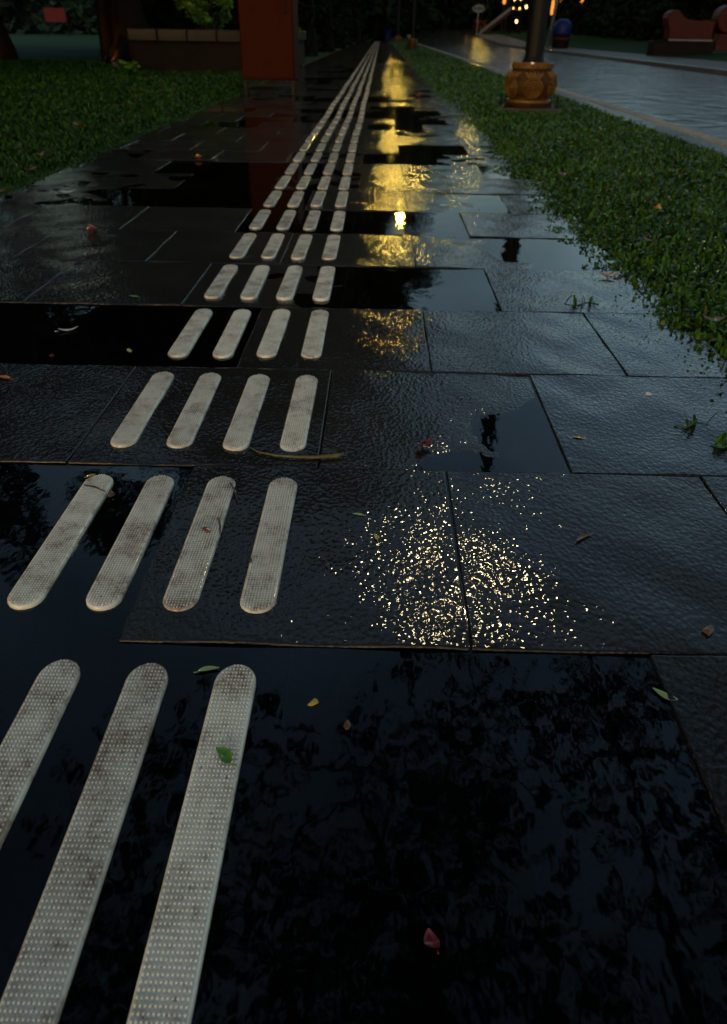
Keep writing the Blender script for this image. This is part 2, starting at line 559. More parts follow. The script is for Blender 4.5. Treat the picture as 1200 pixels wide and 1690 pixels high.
# beyond the end of the pavement the road bends right and climbs
for k in range(1, 15):
    th = k / 14 * R(62)
    cx, cy = 52.0, 78.0
    ra, rb = cx - 2.44, cx - 8.4
    for_l = (cx - ra * math.cos(th), cy + ra * math.sin(th)); for_r = (cx - rb * math.cos(th), cy + rb * math.sin(th))
    def zz(p): return float(hill_z(np.array(p[0]), np.array(p[1]))) + .10
    pts.append(((*for_l, zz(for_l)), (*for_r, zz(for_r))))
mb = MB()
vs = []
NW = 8
for a, b in pts:
    for j in range(NW + 1):
        t = j / NW
        vs.append(tuple(a[i] * (1 - t) + b[i] * t for i in range(3)))
fs = [(r * (NW + 1) + j, r * (NW + 1) + j + 1, (r + 1) * (NW + 1) + j + 1, (r + 1) * (NW + 1) + j) for r in range(len(pts) - 1) for j in range(NW)]
mb.add(vs, fs)
tag(mb.build('road', M_ROAD, smooth=True), kind='structure')


def kerb_run(name, path, w, z0, z1, mat, seg=.98, side=1):
    """kerb stones laid end to end along the path [(x, y, dz)], w wide towards +x*side"""
    mb = MB()
    for (a, b) in zip(path[:-1], path[1:]):
        d = math.hypot(b[0] - a[0], b[1] - a[1]); n_ = max(1, round(d / seg)) if d < 9 else max(1, round(d / 2))
        for k in range(n_):
            t0, t1 = k / n_, (k + 1) / n_
            p0 = [a[i] * (1 - t0) + b[i] * t0 for i in range(3)]; p1 = [a[i] * (1 - t1) + b[i] * t1 for i in range(3)]
            L = math.hypot(p1[0] - p0[0], p1[1] - p0[1])
            ang = math.atan2(p1[1] - p0[1], p1[0] - p0[0]) - PI / 2
            M = Matrix.Translation(p0) @ Matrix.Rotation(ang, 4, 'Z')
            j = random.uniform(-.003, .003)
            x0, x1 = (0, w) if side > 0 else (-w, 0)
            mb.box(x0, x1, .004, L - .004, z0, z1 + j, .012, M)
    return tag(mb.build(name, mat), kind='structure')


near = [(2.12, y, float(rise(y))) for y in range(-6, 79, 4)]
kerb_run('kerb', near, .195, -.2, .004, M_KERB)
kerb_run('kerb', [(2.318, y, float(rise(y))) for y in range(-6, 79, 4)], .125, -.2, .012, M_KERB_TAN)
farp = [(float(road_x_far(y)), y, float(rise(y))) for y in np.arange(-8, 79, 4.)]
kerb_run('kerb', farp, .16, -.2, .03, M_KERB)
# tan paved strip behind the far kerb
mb = MB()
vs = []; ys_ = np.linspace(-8, 78, 80)
for y in ys_:
    x = float(road_x_far(y)) + .163
    for j in range(6):
        vs.append((x + j * .45, y, .024 + float(rise(y)) + .004 * math.sin(y * 3 + j * 2)))
fs = [(r * 6 + j, r * 6 + j + 1, r * 6 + j + 7, r * 6 + j + 6) for r in range(79) for j in range(5)]
mb.add(vs, fs)
tag(mb.build('roadside_paving', M_TAN, smooth=True), kind='structure')

# ------------------------------------------------------------------ pavement
PY, PX, Y0 = .41516, .4235, .2181
XL, XR = -1.62, .80
# paver states measured for the near rows: h height of the slab, tx/ty tilt; 'w' = flooded
states = {}
def st(row, xmin, h=0., tx=0., ty=0., tone=1.0): states[(row, xmin)] = (h, tx, ty, tone)
WET = -.0068
# column index c: even rows start at -.09+PX*c, odd rows at -.30+PX*c
for c in range(-4, 1): st(0, c, WET); st(-1, c, WET)
st(0, 0, WET); st(0, 1, 0, 0, 0, .9); st(-1, 1, 0)
for c in (-4, -3, -2, -1): st(1, c, WET)
st(1, 0, 0.0004, 0, 0, .95); st(1, 1, 0., 0, 0, .9); st(1, 2, 0, 0, 0, .9)
st(2, -3, 0); st(2, -2, -.0005, 0, 0, .9); st(2, -1, .0, 0, 0, 1.); st(2, 0, -.0027, -.0028, .0020, 1.05); st(2, 1, .0003, 0, 0, .95)
for c in (-4, -3, -2, -1): st(3, c, WET)
st(3, 0, .0, 0.001, 0, .9); st(3, 1, 0., 0, 0, 1.0); st(3, 2, 0, 0, 0, 1)
st(4, -3, .001, 0, 0, 1.1); st(4, -2, 0, 0, 0, 1.1); st(4, -1, -.003, -.002, 0, 1); st(4, 0, WET); st(4, 1, 0, 0, 0, 1)
st(5, -3, .0, 0, 0, 1.1); st(5, -2, .0005, 0, 0, 1.1); st(5, -1, 0); st(5, 0, 0, 0, 0, 1); st(5, 1, -.0030, -.0036, -.001, 1); st(5, 2, WET)
st(6, -3, 0); st(6, -2, 0, 0, 0, 1.1); st(6, -1, WET); st(6, 0, WET); st(6, 1, -.001, -.002, 0, .95)
st(7, -2, WET); st(7, -1, WET); st(7, 0, -.0005, 0, 0, 1); st(7, 1, -.0034, -.0030, .001, 1)
st(10, 0, WET); st(11, 1, WET); st(14, 0, WET); st(15, 1, WET); st(16, 0, WET); st(11, 0, 0); st(12, 0, .0003); st(13, 0, 0); st(12, 1, 0); st(8, -2, WET); st(8, 0, 0); st(8, 1, 0)
V = []; Q = []; TONE = []
nv = 0
rr_ = random.Random(11); SLAB = {}
FAR_ROWS = 159
for row in range(-9, FAR_ROWS):
    n_sub = 26 if row <= 5 else (14 if row <= 12 else (6 if row <= 30 else 3))
    if row < -1: n_sub = 2
    off = -.09 if row % 2 == 0 else -.30
    for c in range(-5, 4):
        x0 = off + PX * (c - 0) if row % 2 == 0 else off + PX * (c)
        x1 = x0 + PX
        if row % 2 == 0: key = (row, c)
        else: key = (row, c)
        y0 = Y0 + row * PY; y1 = y0 + PY
        a, b_ = max(x0, XL), min(x1, XR)
        if b_ - a < .03: continue
        if key in states: h, tx, ty, tone = states[key]
        else:
            u = rr_.random()
            pw = .15 if row > 8 else .10
            h = WET if u < pw else (rr_.uniform(-.0046, -.0020) if u < .55 else rr_.uniform(-.0015, .001))
            tx = rr_.uniform(-.002, .002); ty = rr_.uniform(-.0015, .0015)
            if h == WET: tx *= .5; ty *= .5
            tone = 1.0
        SLAB[key] = h
        tone *= rr_.uniform(.75, 1.25)
        gap = .0013
        a += gap; b_ -= gap; y0 += gap; y1 -= gap
        us = np.r_[0, .0008 / (b_ - a), .0026 / (b_ - a), np.linspace(0, 1, n_sub + 1)[1:-1], 1 - .0026 / (b_ - a), 1 - .0008 / (b_ - a), 1]
        ws = np.r_[0, .0008 / PY, .0026 / PY, np.linspace(0, 1, n_sub + 1)[1:-1], 1 - .0026 / PY, 1 - .0008 / PY, 1]
        U, W = np.meshgrid(us, ws)
        X = a + (b_ - a) * U; Y = y0 + (y1 - y0) * W
        rel = .5 * (.5 - U) * 0
        Z = h + tx * (U - .5) * 2 + ty * (W - .5) * 2
        Z += (.0010 if h > WET else .00055) * (np.sin(X * 23 + row * 1.7 + 2 * np.sin(Y * 17)) + np.sin(Y * 29 + c * 2.1 + 1.5 * np.sin(X * 31))) * .8
        Z += .00030 * np.sin(X * 71 + 3 * np.sin(Y * 53)) * np.sin(Y * 83)
        if h == WET: Z = np.minimum(Z, WATER_Z - .0012)
        ed = (U < 1e-6) | (U > 1 - 1e-6) | (W < 1e-6) | (W > 1 - 1e-6)
        Z = np.where(ed, Z - .0040, Z)
        nn = len(us)
        V.append(np.stack([X.ravel(), Y.ravel(), Z.ravel()], 1))
        i_ = (np.arange(nn - 1)[:, None] * nn + np.arange(nn - 1)[None, :]).ravel() + nv
        Q.append(np.stack([i_, i_ + 1, i_ + nn + 1, i_ + nn], 1))
        TONE.append(np.full(nn * nn, tone)); nv += nn * nn
me = np_mesh('path', np.concatenate(V), np.concatenate(Q), M_PAVER, True)
at = me.attributes.new('tone', 'FLOAT_COLOR', 'POINT')
tn = np.concatenate(TONE)
at.data.foreach_set('color', np.stack([tn, tn, tn, np.ones_like(tn)], 1).astype(np.float32).ravel())
tag(link('path', me), kind='structure')
YE = Y0 + FAR_ROWS * PY
mb = MB(); mb.add([(XL, -4, -.0125), (XR, -4, -.0125), (XR, YE, -.0125), (XL, YE, -.0125)], [(0, 1, 2, 3)])
tag(mb.build('path_bed', M_BED), kind='structure')
mb = MB(); mb.add([(XL, -4, WATER_Z), (XR - .02, -4, WATER_Z), (XR - .02, YE, WATER_Z), (XL, YE, WATER_Z)], [(0, 1, 2, 3)])
tag(mb.build('puddle_water', M_WATER), kind='structure')

# ------------------------------------------------------------------ tactile bars
BW, BL = .046, .323


def stadium(hw, hl, n=10):
    """outline counter-clockwise, centred on the origin, long in y; hw is the end radius"""
    p = []
    for k in range(n + 1):
        a = PI * k / n
        p.append((hw * math.cos(a), hl - hw + hw * math.sin(a)))
    for k in range(n + 1):
        a = PI + PI * k / n
        p.append((hw * math.cos(a), -(hl - hw) + hw * math.sin(a)))
    return p


def bar_mesh(name, studs, mat):
    mb = MB()
    prof = [(0, -.010), (0, .0042), (.0006, .0058), (.0016, .0068), (.0026, .0073), (.0036, .0071)]
    rings = [stadium(BW / 2 - i, BL / 2 - i) for i, z in prof]
    m = len(rings[0]); vs = []
    for (i, z), r in zip(prof, rings): vs += [(x, y, z) for x, y in r]
    fs = [(r * m + k, r * m + (k + 1) % m, (r + 1) * m + (k + 1) % m, (r + 1) * m + k) for r in range(len(prof) - 1) for k in range(m)]
    fs.append(tuple(range((len(prof) - 1) * m, len(prof) * m)))
    mb.add(vs, fs)
    if studs:
        p = .0045
        nx, ny = 4, int(BL / p / 2)
        hw, hl = BW / 2 - .0034, BL / 2 - .0034
        for iy in range(-ny, ny + 1):
            for ix in range(-5, 6):
                x, y = ix * .0038, iy * p
                cy = max(-(hl - hw), min(hl - hw, y))
                if math.hypot(x, y - cy) > hw: continue
                vs = []
                for rr, z in ((.00165, .0071), (.00135, .0083), (.0007, .0090)):
                    for k in range(6):
                        vs.append((x + rr * math.cos(k * PI / 3), y + rr * math.sin(k * PI / 3), z))
                fs = [(r * 6 + k, r * 6 + (k + 1) % 6, r * 6 + 6 + (k + 1) % 6, r * 6 + 6 + k) for r in range(2) for k in range(6)]
                fs.append(tuple(range(12, 18)))
                mb.add(vs, fs)
    return mb.mesh(name, mat, True)


def bar_mesh_small(name, mat, detail=True):
    mb = MB()
    prof = [(0, -.008), (0, .0050), (.0020, .0071)] if detail else [(0, -.002), (.001, .0071)]
    m_ = 4 if detail else 2
    rings = [stadium(BW / 2 - i, BL / 2 - i, m_) for i, z in prof]
    m = len(rings[0]); vs = []
    for (i, z), r in zip(prof, rings): vs += [(x, y, z) for x, y in r]
    fs = [(r * m + k, r * m + (k + 1) % m, (r + 1) * m + (k + 1) % m, (r + 1) * m + k) for r in range(len(prof) - 1) for k in range(m)]
    fs.append(tuple(range((len(prof) - 1) * m, len(prof) * m)))
    mb.add(vs, fs)
    return mb.mesh(name, mat, False)


me_stud = bar_mesh('tactile_bar', True, M_BAR)
me_mid = bar_mesh('tactile_bar_mid', False, M_BAR_FAR)
me_far = bar_mesh_small('tactile_bar_far', M_BAR_FAR)
DX = [.0045, .0108, .0105, .0079, .0031, -.0004, -.0015, -.0052, -.0089, -.0096, -.0110]
DYs = [.0025, -.003, -.004, .003, .006, .004, .009, .007, 0, 0, 0]
COLN = ['leftmost', 'second from left', 'third from left', 'rightmost']
ORD = ['first', 'second', 'third', 'fourth', 'fifth', 'sixth', 'seventh', 'eighth', 'ninth', 'tenth', 'eleventh', 'twelfth', 'thirteenth', 'fourteenth', 'fifteenth', 'sixteenth', 'seventeenth', 'eighteenth', 'nineteenth', 'twentieth', 'twenty-first', 'twenty-second', 'twenty-third', 'twenty-fourth', 'twenty-fifth', 'twenty-sixth', 'twenty-seventh', 'twenty-eighth', 'twenty-ninth', 'thirtieth']
special = {(0, 3): 'cream studded tactile bar with a green leaf lying on it, nearest row',
           (0, 2): 'cream studded bar of the nearest row, just left of the one carrying the green leaf',
           (0, 1): 'cream studded bar of the nearest row, cut by the left photo edge',
           (1, 0): 'cream bar with a yellow leaf scrap at its far end, second row, leftmost',
           (1, 1): 'cream bar, second from left in the second row, standing beside the flooded slab joint',
           (1, 2): 'cream bar with a reddish leaf chip and two dark twigs on it, second row',
           (1, 3): 'rightmost cream bar of the second row, nearest the yellow lamp glints'}
GB = 'tactile bars glued in four columns along the pavement'
br = random.Random(3)
far_mb = MB()
for row in range(0, 160):
    dxr = DX[row] if row < len(DX) else -.0110 + .004 * math.sin(row * .9)
    dyr = DYs[row] if row < len(DYs) else 0
    for c in range(4):
        if row == 0 and c == 0: continue
        x = -.1515 - .1 * (3 - c) + dxr + br.uniform(-.0015, .0015)
        y = .27396 + PY * row + BL / 2 + dyr + br.uniform(-.002, .002)
        if y > YE - .2: continue
        if row < 76:
            kc = -1 if row % 2 == 0 or c < 2 else 0
            zb_ = -.0052 if SLAB.get((row, kc), 0) < -.004 else -.0026
            o = link('tactile_bar', me_stud if row < 4 else (me_mid if row < 9 else me_far), loc=(x, y, zb_))
            o.rotation_euler = (br.uniform(-.001, .001), 0, br.uniform(-.006, .006))
            if row == 0: o.scale.y = 1.19; o.location.y -= .030; o.scale.x = 1.02
            if (row, c) in special: lab = special[(row, c)]
            elif row < 30: lab = f'{COLN[c]} cream tactile bar, {ORD[row]} row up from the photo bottom'
            else: lab = f'small distant tactile bar in the {COLN[c]} column, beyond the thirtieth row'
            tag(o, lab, 'tactile bar', GB)
        else:
            hw, hl = BW / 2, BL / 2
            far_mb.add([(x - hw, y - hl, 0), (x + hw, y - hl, 0), (x + hw, y + hl, 0), (x - hw, y + hl, 0),
                        (x - hw + .003, y - hl + .006, .0071), (x + hw - .003, y - hl + .006, .0071), (x + hw - .003, y + hl - .006, .0071), (x - hw + .003, y + hl - .006, .0071)],
                       [(4, 5, 6, 7), (0, 1, 5, 4), (1, 2, 6, 5), (2, 3, 7, 6), (3, 0, 4, 7)])
o = far_mb.build('tactile_bars', M_BAR_FAR)
tag(o, 'far end of the four lines of tactile bars running to the vanishing point', 'tactile bars', kind='stuff')

# ------------------------------------------------------------------ grass blades
def edge_r(Y):
    return .660 + .022 * np.sin(Y * 5.3 + 1) + .018 * np.sin(Y * 13.1) + .012 * np.sin(Y * 37)


def edge_l(Y):
    return -1.60 + .03 * np.sin(Y * 2.9 + 1) + .018 * np.sin(Y * 9.1)


def blades(X, Y, Z, size, width, seed):
    r = np.random.default_rng(seed)
    n = len(X)
    th = r.uniform(0, 2 * PI, n)
    L = size * r.uniform(.55, 1.35, n); wd = width * r.uniform(.6, 1.3, n)
    lean = r.uniform(.25, 1.25, n)            # angle from vertical at the tip
    d = np.stack([np.cos(th), np.sin(th)], 1); s = np.stack([-np.sin(th), np.cos(th)], 1)
    V = np.zeros((n, 7, 3), np.float32)
    base = np.stack([X, Y, Z], 1)
    tw = r.uniform(-.5, .5, n)
    for i, (t, w) in enumerate(((0, .55), (.4, 1.0), (.75, .8))):
        a = lean * (0.35 + .65 * t)
        px = L * t * np.sin(a); pz = L * t * np.cos(a)
        c = base.copy(); c[:, 0] += d[:, 0] * px; c[:, 1] += d[:, 1] * px; c[:, 2] += pz
        off = np.stack([s[:, 0] * wd * w / 2, s[:, 1] * wd * w / 2, wd * w * tw / 2], 1)
        V[:, i * 2] = c - off; V[:, i * 2 + 1] = c + off
    a = lean
    c = base.copy(); c[:, 0] += d[:, 0] * L * np.sin(a * 1.15); c[:, 1] += d[:, 1] * L * np.sin(a * 1.15); c[:, 2] += L * np.cos(a * 1.15)
    V[:, 6] = c
    k = np.arange(n)[:, None] * 7
    F = np.concatenate([k + np.array([[0, 1, 3, 2]]), k + np.array([[2, 3, 5, 4]]), k + np.array([[4, 5, 6, 6]])])
    return V.reshape(-1, 3), F


def blade_object(name, parts, mat, label):
    Vs = []; Fq = []; Ft = []; nv = 0
    for (V_, F_) in parts:
        m = len(V_) // 7
        q = F_[:2 * m] + nv; t = F_[2 * m:, :3] + nv
        Vs.append(V_); Fq.append(q); Ft.append(t); nv += len(V_)
    V_ = np.concatenate(Vs).astype(np.float32); q = np.concatenate(Fq); t = np.concatenate(Ft)
    me = bpy.data.meshes.new(name)
    me.vertices.add(len(V_)); me.vertices.foreach_set('co', V_.ravel())
    loops = np.concatenate([q.ravel(), t.ravel()]).astype(np.int32)
    me.loops.add(len(loops)); me.loops.foreach_set('vertex_index', loops)
    tot = np.concatenate([np.full(len(q), 4), np.full(len(t), 3)]).astype(np.int32)
    me.polygons.add(len(tot)); me.polygons.foreach_set('loop_total', tot)
    me.polygons.foreach_set('loop_start', np.concatenate([[0], np.cumsum(tot)[:-1]]).astype(np.int32))
    me.materials.append(mat); me.update(calc_edges=True)
    o = link(name, me)
    return tag(o, label, 'grass', kind='stuff')


def clump_keep(X, Y, r):
    f = .5 + .5 * height_noise(X, Y, 6.0)
    return r.random(len(X)) < (.45 + .55 * f)


def scatter(x0, x1, y0, y1, dens, r, inside):
    n = int((x1 - x0) * (y1 - y0) * dens)
    X = r.uniform(x0, x1, n); Y = r.uniform(y0, y1, n)
    k = inside(X, Y)
    X, Y = X[k], Y[k]
    k = clump_keep(X, Y, r)
    return X[k], Y[k]


r1 = np.random.default_rng(5)
parts = []
for (ya, yb, dens, sz, wd) in ((.5, 3, 11000, .032, .0100), (3, 6, 6500, .038, .0115), (6, 12, 2800, .044, .014), (12, 25, 1100, .055, .018), (25, 66, 300, .065, .04)):
    X, Y = scatter(.60, 2.11, ya, yb, dens, r1, lambda X, Y: (X > edge_r(Y)) & ~((np.abs(X - 1.45) < .27) & (np.abs(Y - 8.0) < .42)))
    hgt = np.clip((X - edge_r(Y)) * 5, .3, 1)
    parts.append(blades(X, Y, np.full(len(X), -.008), sz * hgt, wd, int(ya * 10) + 1))
blade_object('verge_grass', parts, M_GRASS, 'wet broad-bladed grass filling the strip between pavement and road kerb')
parts = []
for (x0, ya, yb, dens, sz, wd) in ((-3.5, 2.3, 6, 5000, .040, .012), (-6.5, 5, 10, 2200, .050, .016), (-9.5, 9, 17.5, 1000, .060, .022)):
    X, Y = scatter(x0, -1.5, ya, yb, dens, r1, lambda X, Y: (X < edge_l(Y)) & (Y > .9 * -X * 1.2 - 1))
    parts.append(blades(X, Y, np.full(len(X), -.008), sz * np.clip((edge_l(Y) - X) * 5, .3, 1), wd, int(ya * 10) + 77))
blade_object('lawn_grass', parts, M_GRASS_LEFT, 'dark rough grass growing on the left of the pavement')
parts = []
X, Y = scatter(.80, 2.11, 62, 80, 60, r1, lambda X, Y: X > 0)

# ------------------------------------------------------------------ trees
def leaf_quads(centres, radii, per, size, r, flat=.75):
    """leaf-sized folded faces spread through clumps"""
    n = len(centres) * per
    C = np.repeat(np.asarray(centres), per, 0); Rr = np.repeat(np.asarray(radii), per)
    d = r.normal(size=(n, 3)); d /= np.linalg.norm(d, axis=1)[:, None]
    rad = Rr * r.uniform(.25, 1.0, n) ** .6
    P = C + d * rad[:, None] * np.array([1, 1, flat])
    a = r.normal(size=(n, 3)); a[:, 2] *= .6; a /= np.linalg.norm(a, axis=1)[:, None]
    b = np.cross(a, r.normal(size=(n, 3))); b /= np.linalg.norm(b, axis=1)[:, None] + 1e-9
    s = size * r.uniform(.6, 1.4, n)[:, None]
    v0 = P - a * s * .5; v1 = P + b * s * .24 + a * s * .05; v2 = P + a * s * .5; v3 = P - b * s * .24 + a * s * .05
    V_ = np.stack([v0, v1, v2, v3], 1).reshape(-1, 3)
    return V_, np.arange(4 * n).reshape(-1, 4)


def tree(name, loc, h_trunk, r0, crown_r, crown_h, leaf, per, seed, label, mat=None, lean=(0, 0), n_limb=9, group=None, sub=5, shift=(0, 0), roots=0, twin=None):
    r = np.random.default_rng(seed); rd = random.Random(seed)
    root = empty(name, loc)
    mb = MB()
    top = Vector((lean[0], lean[1], h_trunk))
    pts = []; rads = []
    for i in range(7):
        t = i / 6
        pts.append((top.x * t ** 1.3 + .04 * math.sin(seed + i), top.y * t ** 1.3 + .04 * math.cos(seed * 2 + i), -.12 + (h_trunk + .12) * t))
        rads.append(r0 * (1.35 if i == 0 else 1.0 - .45 * t) + (0.1 * r0 if i == 1 else 0))
    pts.insert(1, (pts[0][0], pts[0][1], .18)); rads.insert(1, r0 * 1.10)
    mb.tube(pts, rads, 18, lobes=6, amp=.07)
    for k in range(roots):
        a = 2 * PI * k / roots + rd.uniform(-.3, .3)
        mb.tube([(math.cos(a) * r0 * .7, math.sin(a) * r0 * .7, .45), (math.cos(a) * r0 * 1.4, math.sin(a) * r0 * 1.4, .1), (math.cos(a) * r0 * 2.3, math.sin(a) * r0 * 2.3, -.08)], [r0 * .34, r0 * .26, r0 * .1], 8)
    if twin:
        mb.tube([(twin[0], twin[1], -.1), (twin[0] * .95, twin[1], 1.2), (twin[0] * .6, twin[1] * .7, h_trunk)], [twin[2] * 1.2, twin[2], twin[2] * .7], 10)
    cents = []; crs = []
    for k in range(n_limb):
        a = 2 * PI * k / n_limb + rd.uniform(-.35, .35)
        rr = crown_r * rd.uniform(.45, .95)
        zt = h_trunk + crown_h * rd.uniform(.15, .95)
        s0 = rd.uniform(.72, 1.0)
        p0 = Vector((top.x * s0 ** 1.3, top.y * s0 ** 1.3, h_trunk * s0))
        p3 = Vector((top.x + shift[0] + rr * math.cos(a), top.y + shift[1] + rr * math.sin(a), zt))
        p1 = p0.lerp(p3, .35) + Vector((0, 0, crown_h * .10)); p2 = p0.lerp(p3, .7) + Vector((rd.uniform(-.2, .2), rd.uniform(-.2, .2), crown_h * .08))
        mb.tube([p0, p1, p2, p3], [r0 * .42, r0 * .28, r0 * .16, r0 * .05], 7)
        for q in range(sub):
            t = rd.uniform(.45, 1.05)
            c = p0.lerp(p3, t) + Vector((rd.gauss(0, 1), rd.gauss(0, 1), rd.gauss(0, .6))) * crown_r * .20
            cents.append(tuple(c)); crs.append(crown_r * rd.uniform(.14, .27))
            mb.tube([p0.lerp(p3, min(t, .95)), c], [r0 * .10, r0 * .02], 5)
    mb.build('trunk', M_BARK_WARM if name == 'tree' and roots or twin or abs(lean[0]) > .5 else M_BARK, root, smooth=True)
    V_, Q_ = leaf_quads(cents, crs, per, leaf, r)
    link('crown', np_mesh('crown', V_, Q_, mat or M_LEAF), root)
    return tag(root, label, 'tree', group)


GT = 'trees standing in line on the left of the pavement'
# big tree by the pale lawn
t = tree('tree', (-4.95, 17.0, 0), 3.0, .37, 4.8, 7.0, .30, 280, 3, 'broad dark tree with a thick trunk behind the left grass, foot lit orange', roots=6, twin=(-.62, .1, .12), n_limb=12, lean=(-.25, 0))
t = tree('tree', (-8.15, 18.2, 0), 3.6, .17, 2.6, 3.5, .26, 160, 9, 'slim leaning dark tree cut by the left edge of the photo', lean=(-.75, 0), n_limb=8)
rowt = [(-2.75, 19.5, .26, 'dark tree trunk standing just beyond the planter and orange cabinet'),
        (-2.25, 25.0, .30, 'second dark trunk of the tree line, left of the pavement beyond the planter'),
        (-2.05, 31.0, .30, 'third dark trunk of the tree line beyond the planter'),
        (-1.95, 38.0, .32, 'fourth dark trunk of the tree line, half hidden by nearer trunks'),
        (-1.90, 46.0, .34, 'fifth dark trunk of the tree line, close to the vanishing tactile lines'),
        (-1.75, 56.0, .36, 'farthest trunk of the tree line, at the end of the pavement')]
for i, (x, y, r0, lab) in enumerate(rowt):
    tree('tree', (x, y, 0), 7.6 if y > 22 else 5.6, r0, 4.6, 8.5, .34, 260, 20 + i, lab, group=GT, n_limb=13, shift=(-.1 if y > 22 else -1.6, 0), lean=(-.2, 0), sub=6)
tree('tree', (-9.6, 10.5, 0), 2.4, .28, 5.0, 7.5, .30, 380, 43, 'unseen tree added outside the left frame edge, darkening the left reflections', n_limb=12)  # out of view, added so the left slabs reflect something dark
tree('tree', (-7.6, 6.2, 0), 2.8, .22, 3.2, 4.5, .22, 230, 45, 'unseen tree added left of the frame, blocking sky from the left slabs', n_limb=11)  # another unseen tree put in to block sky on the left
tree('tree', (-9.5, 30, 0), 3.5, .3, 5.0, 7.0, .34, 200, 41, 'dark tree behind the planter, left of the tree line', n_limb=11)
tree('tree', (-3.9, 21.2, 0), 3.2, .22, 3.6, 6.5, .28, 260, 44, 'dark tree added right behind the planter and the orange cabinet, filling a sky gap', n_limb=12)  # added to close a bright sky gap mirrored in the water
tree('tree', (-6.2, 24, 0), 3.5, .32, 4.4, 6.5, .32, 220, 42, 'dark tree standing behind the planter bush', n_limb=11)
# tree whose crown hangs over the camera; only its reflection shows
tree('tree', (1.5, -1.9, 0), 3.3, .22, 3.7, 3.0, .14, 130, 51, 'roadside tree behind the camera whose crown is mirrored in the nearest puddle', n_limb=14, shift=(.5, 3.9), lean=(0, .6), sub=6)
tree('tree', (-4.6, -.6, 0), 3.4, .24, 3.0, 3.0, .16, 160, 52, 'unseen tree added left of the camera for the left puddle reflections', n_limb=10, shift=(.4, 1.2))  # unseen, a guess added for what the left puddles mirror
# beyond the road
for i, (x, y, lab) in enumerate([(21, 54, 'dark tree beyond the playground behind the road'), (17.5, 70, 'dark tree on the far bank behind the playground slide'),
                                 (26, 44, 'dark tree standing behind the red block sculpture'), (14.5, 92, 'dark tree on the rise where the road bends'),
                                 (24, 62, 'tall dark tree far behind the blue bin'), (1.2, 74, 'dark tree closing the end of the pavement')]):
    tree('tree', (x, y, .5 if x < 20 else .4), 2.6 if x > 5 else 3.4, .3, 4.2, 5.5, .36, 150, 60 + i, lab, n_limb=10, group='trees beyond the road')


def woods(name, path, h, leaf, n, mat, label, seed, z0=-.3, depth=3.0):
    r = np.random.default_rng(seed)
    P = np.array(path, float)
    seg = np.linalg.norm(np.diff(P, axis=0), axis=1); cum = np.r_[0, np.cumsum(seg)]
    s = r.uniform(0, cum[-1], n)
    x = np.interp(s, cum, P[:, 0]); y = np.interp(s, cum, P[:, 1])
    top = h * (.72 + .28 * np.sin(s * .35 + seed) * np.sin(s * .13 + 1)) + .6 * np.sin(s * 1.1)
    cents = np.stack([x + r.normal(0, depth * .4, n), y + r.normal(0, depth * .4, n), z0 + top * r.uniform(0, 1, n) ** .8], 1)
    V_, Q_ = leaf_quads(cents, np.full(n, 1.1), 22, leaf, r, 1.0)
    return tag(link(name, np_mesh(name, V_, Q_, mat)), label, 'woods', kind='stuff')


woods('far_woods', [(-75, 50), (-50, 75), (-30, 88), (-12, 95)], 17, 1.1, 5200, M_LEAF_BLUE, 'blue-green wood far beyond the pale lawn on the left, haze put into its colour', 5)
woods('far_woods', [(-14, 66), (-8, 62), (-3.4, 64), (-.9, 72), (1.5, 84)], 9, .7, 1800, M_HEDGE, 'dark thicket closing the view behind the tree line', 6)
woods('far_woods', [(2, 118), (16, 124), (32, 104), (38, 84), (40, 60), (40, 30)], 18, 1.1, 7000, M_HEDGE, 'dark wooded slope behind the road bend and playground', 8, z0=0)
woods('far_woods', [(-6, 100), (4, 98), (13, 104)], 19, 1.1, 3000, M_HEDGE, 'tall dark wood added behind the far end of the pavement, darkening its reflections', 12, z0=0, depth=5)  # added to keep low sky out of the far slab reflections
woods('hedge', [(-8.2, 7.5), (-10.5, 13), (-14.5, 22), (-22, 32)], 6.5, .5, 2600, M_HEDGE, 'unseen tall hedge added outside the left frame edge, darkening slab reflections', 13, z0=0, depth=1.4)  # out-of-view mass added to darken the grey left slabs
woods('hedge', [(17, 76), (19, 62), (22, 50), (26, 40), (28, 28), (28, 15)], 2.6, .5, 1500, M_HEDGE, 'low dark hedge at the top of the grass bank beyond the road', 9, z0=.3, depth=1.2)
woods('far_woods', [(-5.6, 20.5), (-3.6, 22.5), (-3.2, 30), (-3.1, 40), (-3.0, 52)], 5.5, .38, 3200, M_HEDGE, 'dark shrubbery filling the gaps between the trees of the line', 10, z0=0, depth=.9)

# ------------------------------------------------------------------ planter with bush
root = empty('planter_wall', (0, 0, 0))
mb = MB()
mb.box(-4.1, -1.75, 13.9, 14.15, -.1, .44, .01)
mb.box(-2.0, -1.75, 14.152, 19.3, -.1, .44, .01)
mb.box(-4.1, -3.85, 14.152, 19.3, -.1, .44, .01)
mb.build('wall', M_WALL, root)
mb = MB()
for k in range(5): mb.box(-4.14 + k * .488, -4.14 + (k + 1) * .488 - .008, 13.84, 14.2, .442, .62, .015)
for k in range(10): mb.box(-2.05, -1.70, 14.21 + k * .508, 14.21 + (k + 1) * .508 - .008, .442, .62, .015)
mb.build('coping', M_COPE, root)
mb = MB(); mb.box(-3.848, -2.002, 14.152, 19.3, -.1, .40)
mb.build('soil', M_SOIL, root)
tag(root, 'low brown planter wall with grey stone coping behind the orange cabinet', 'planter')


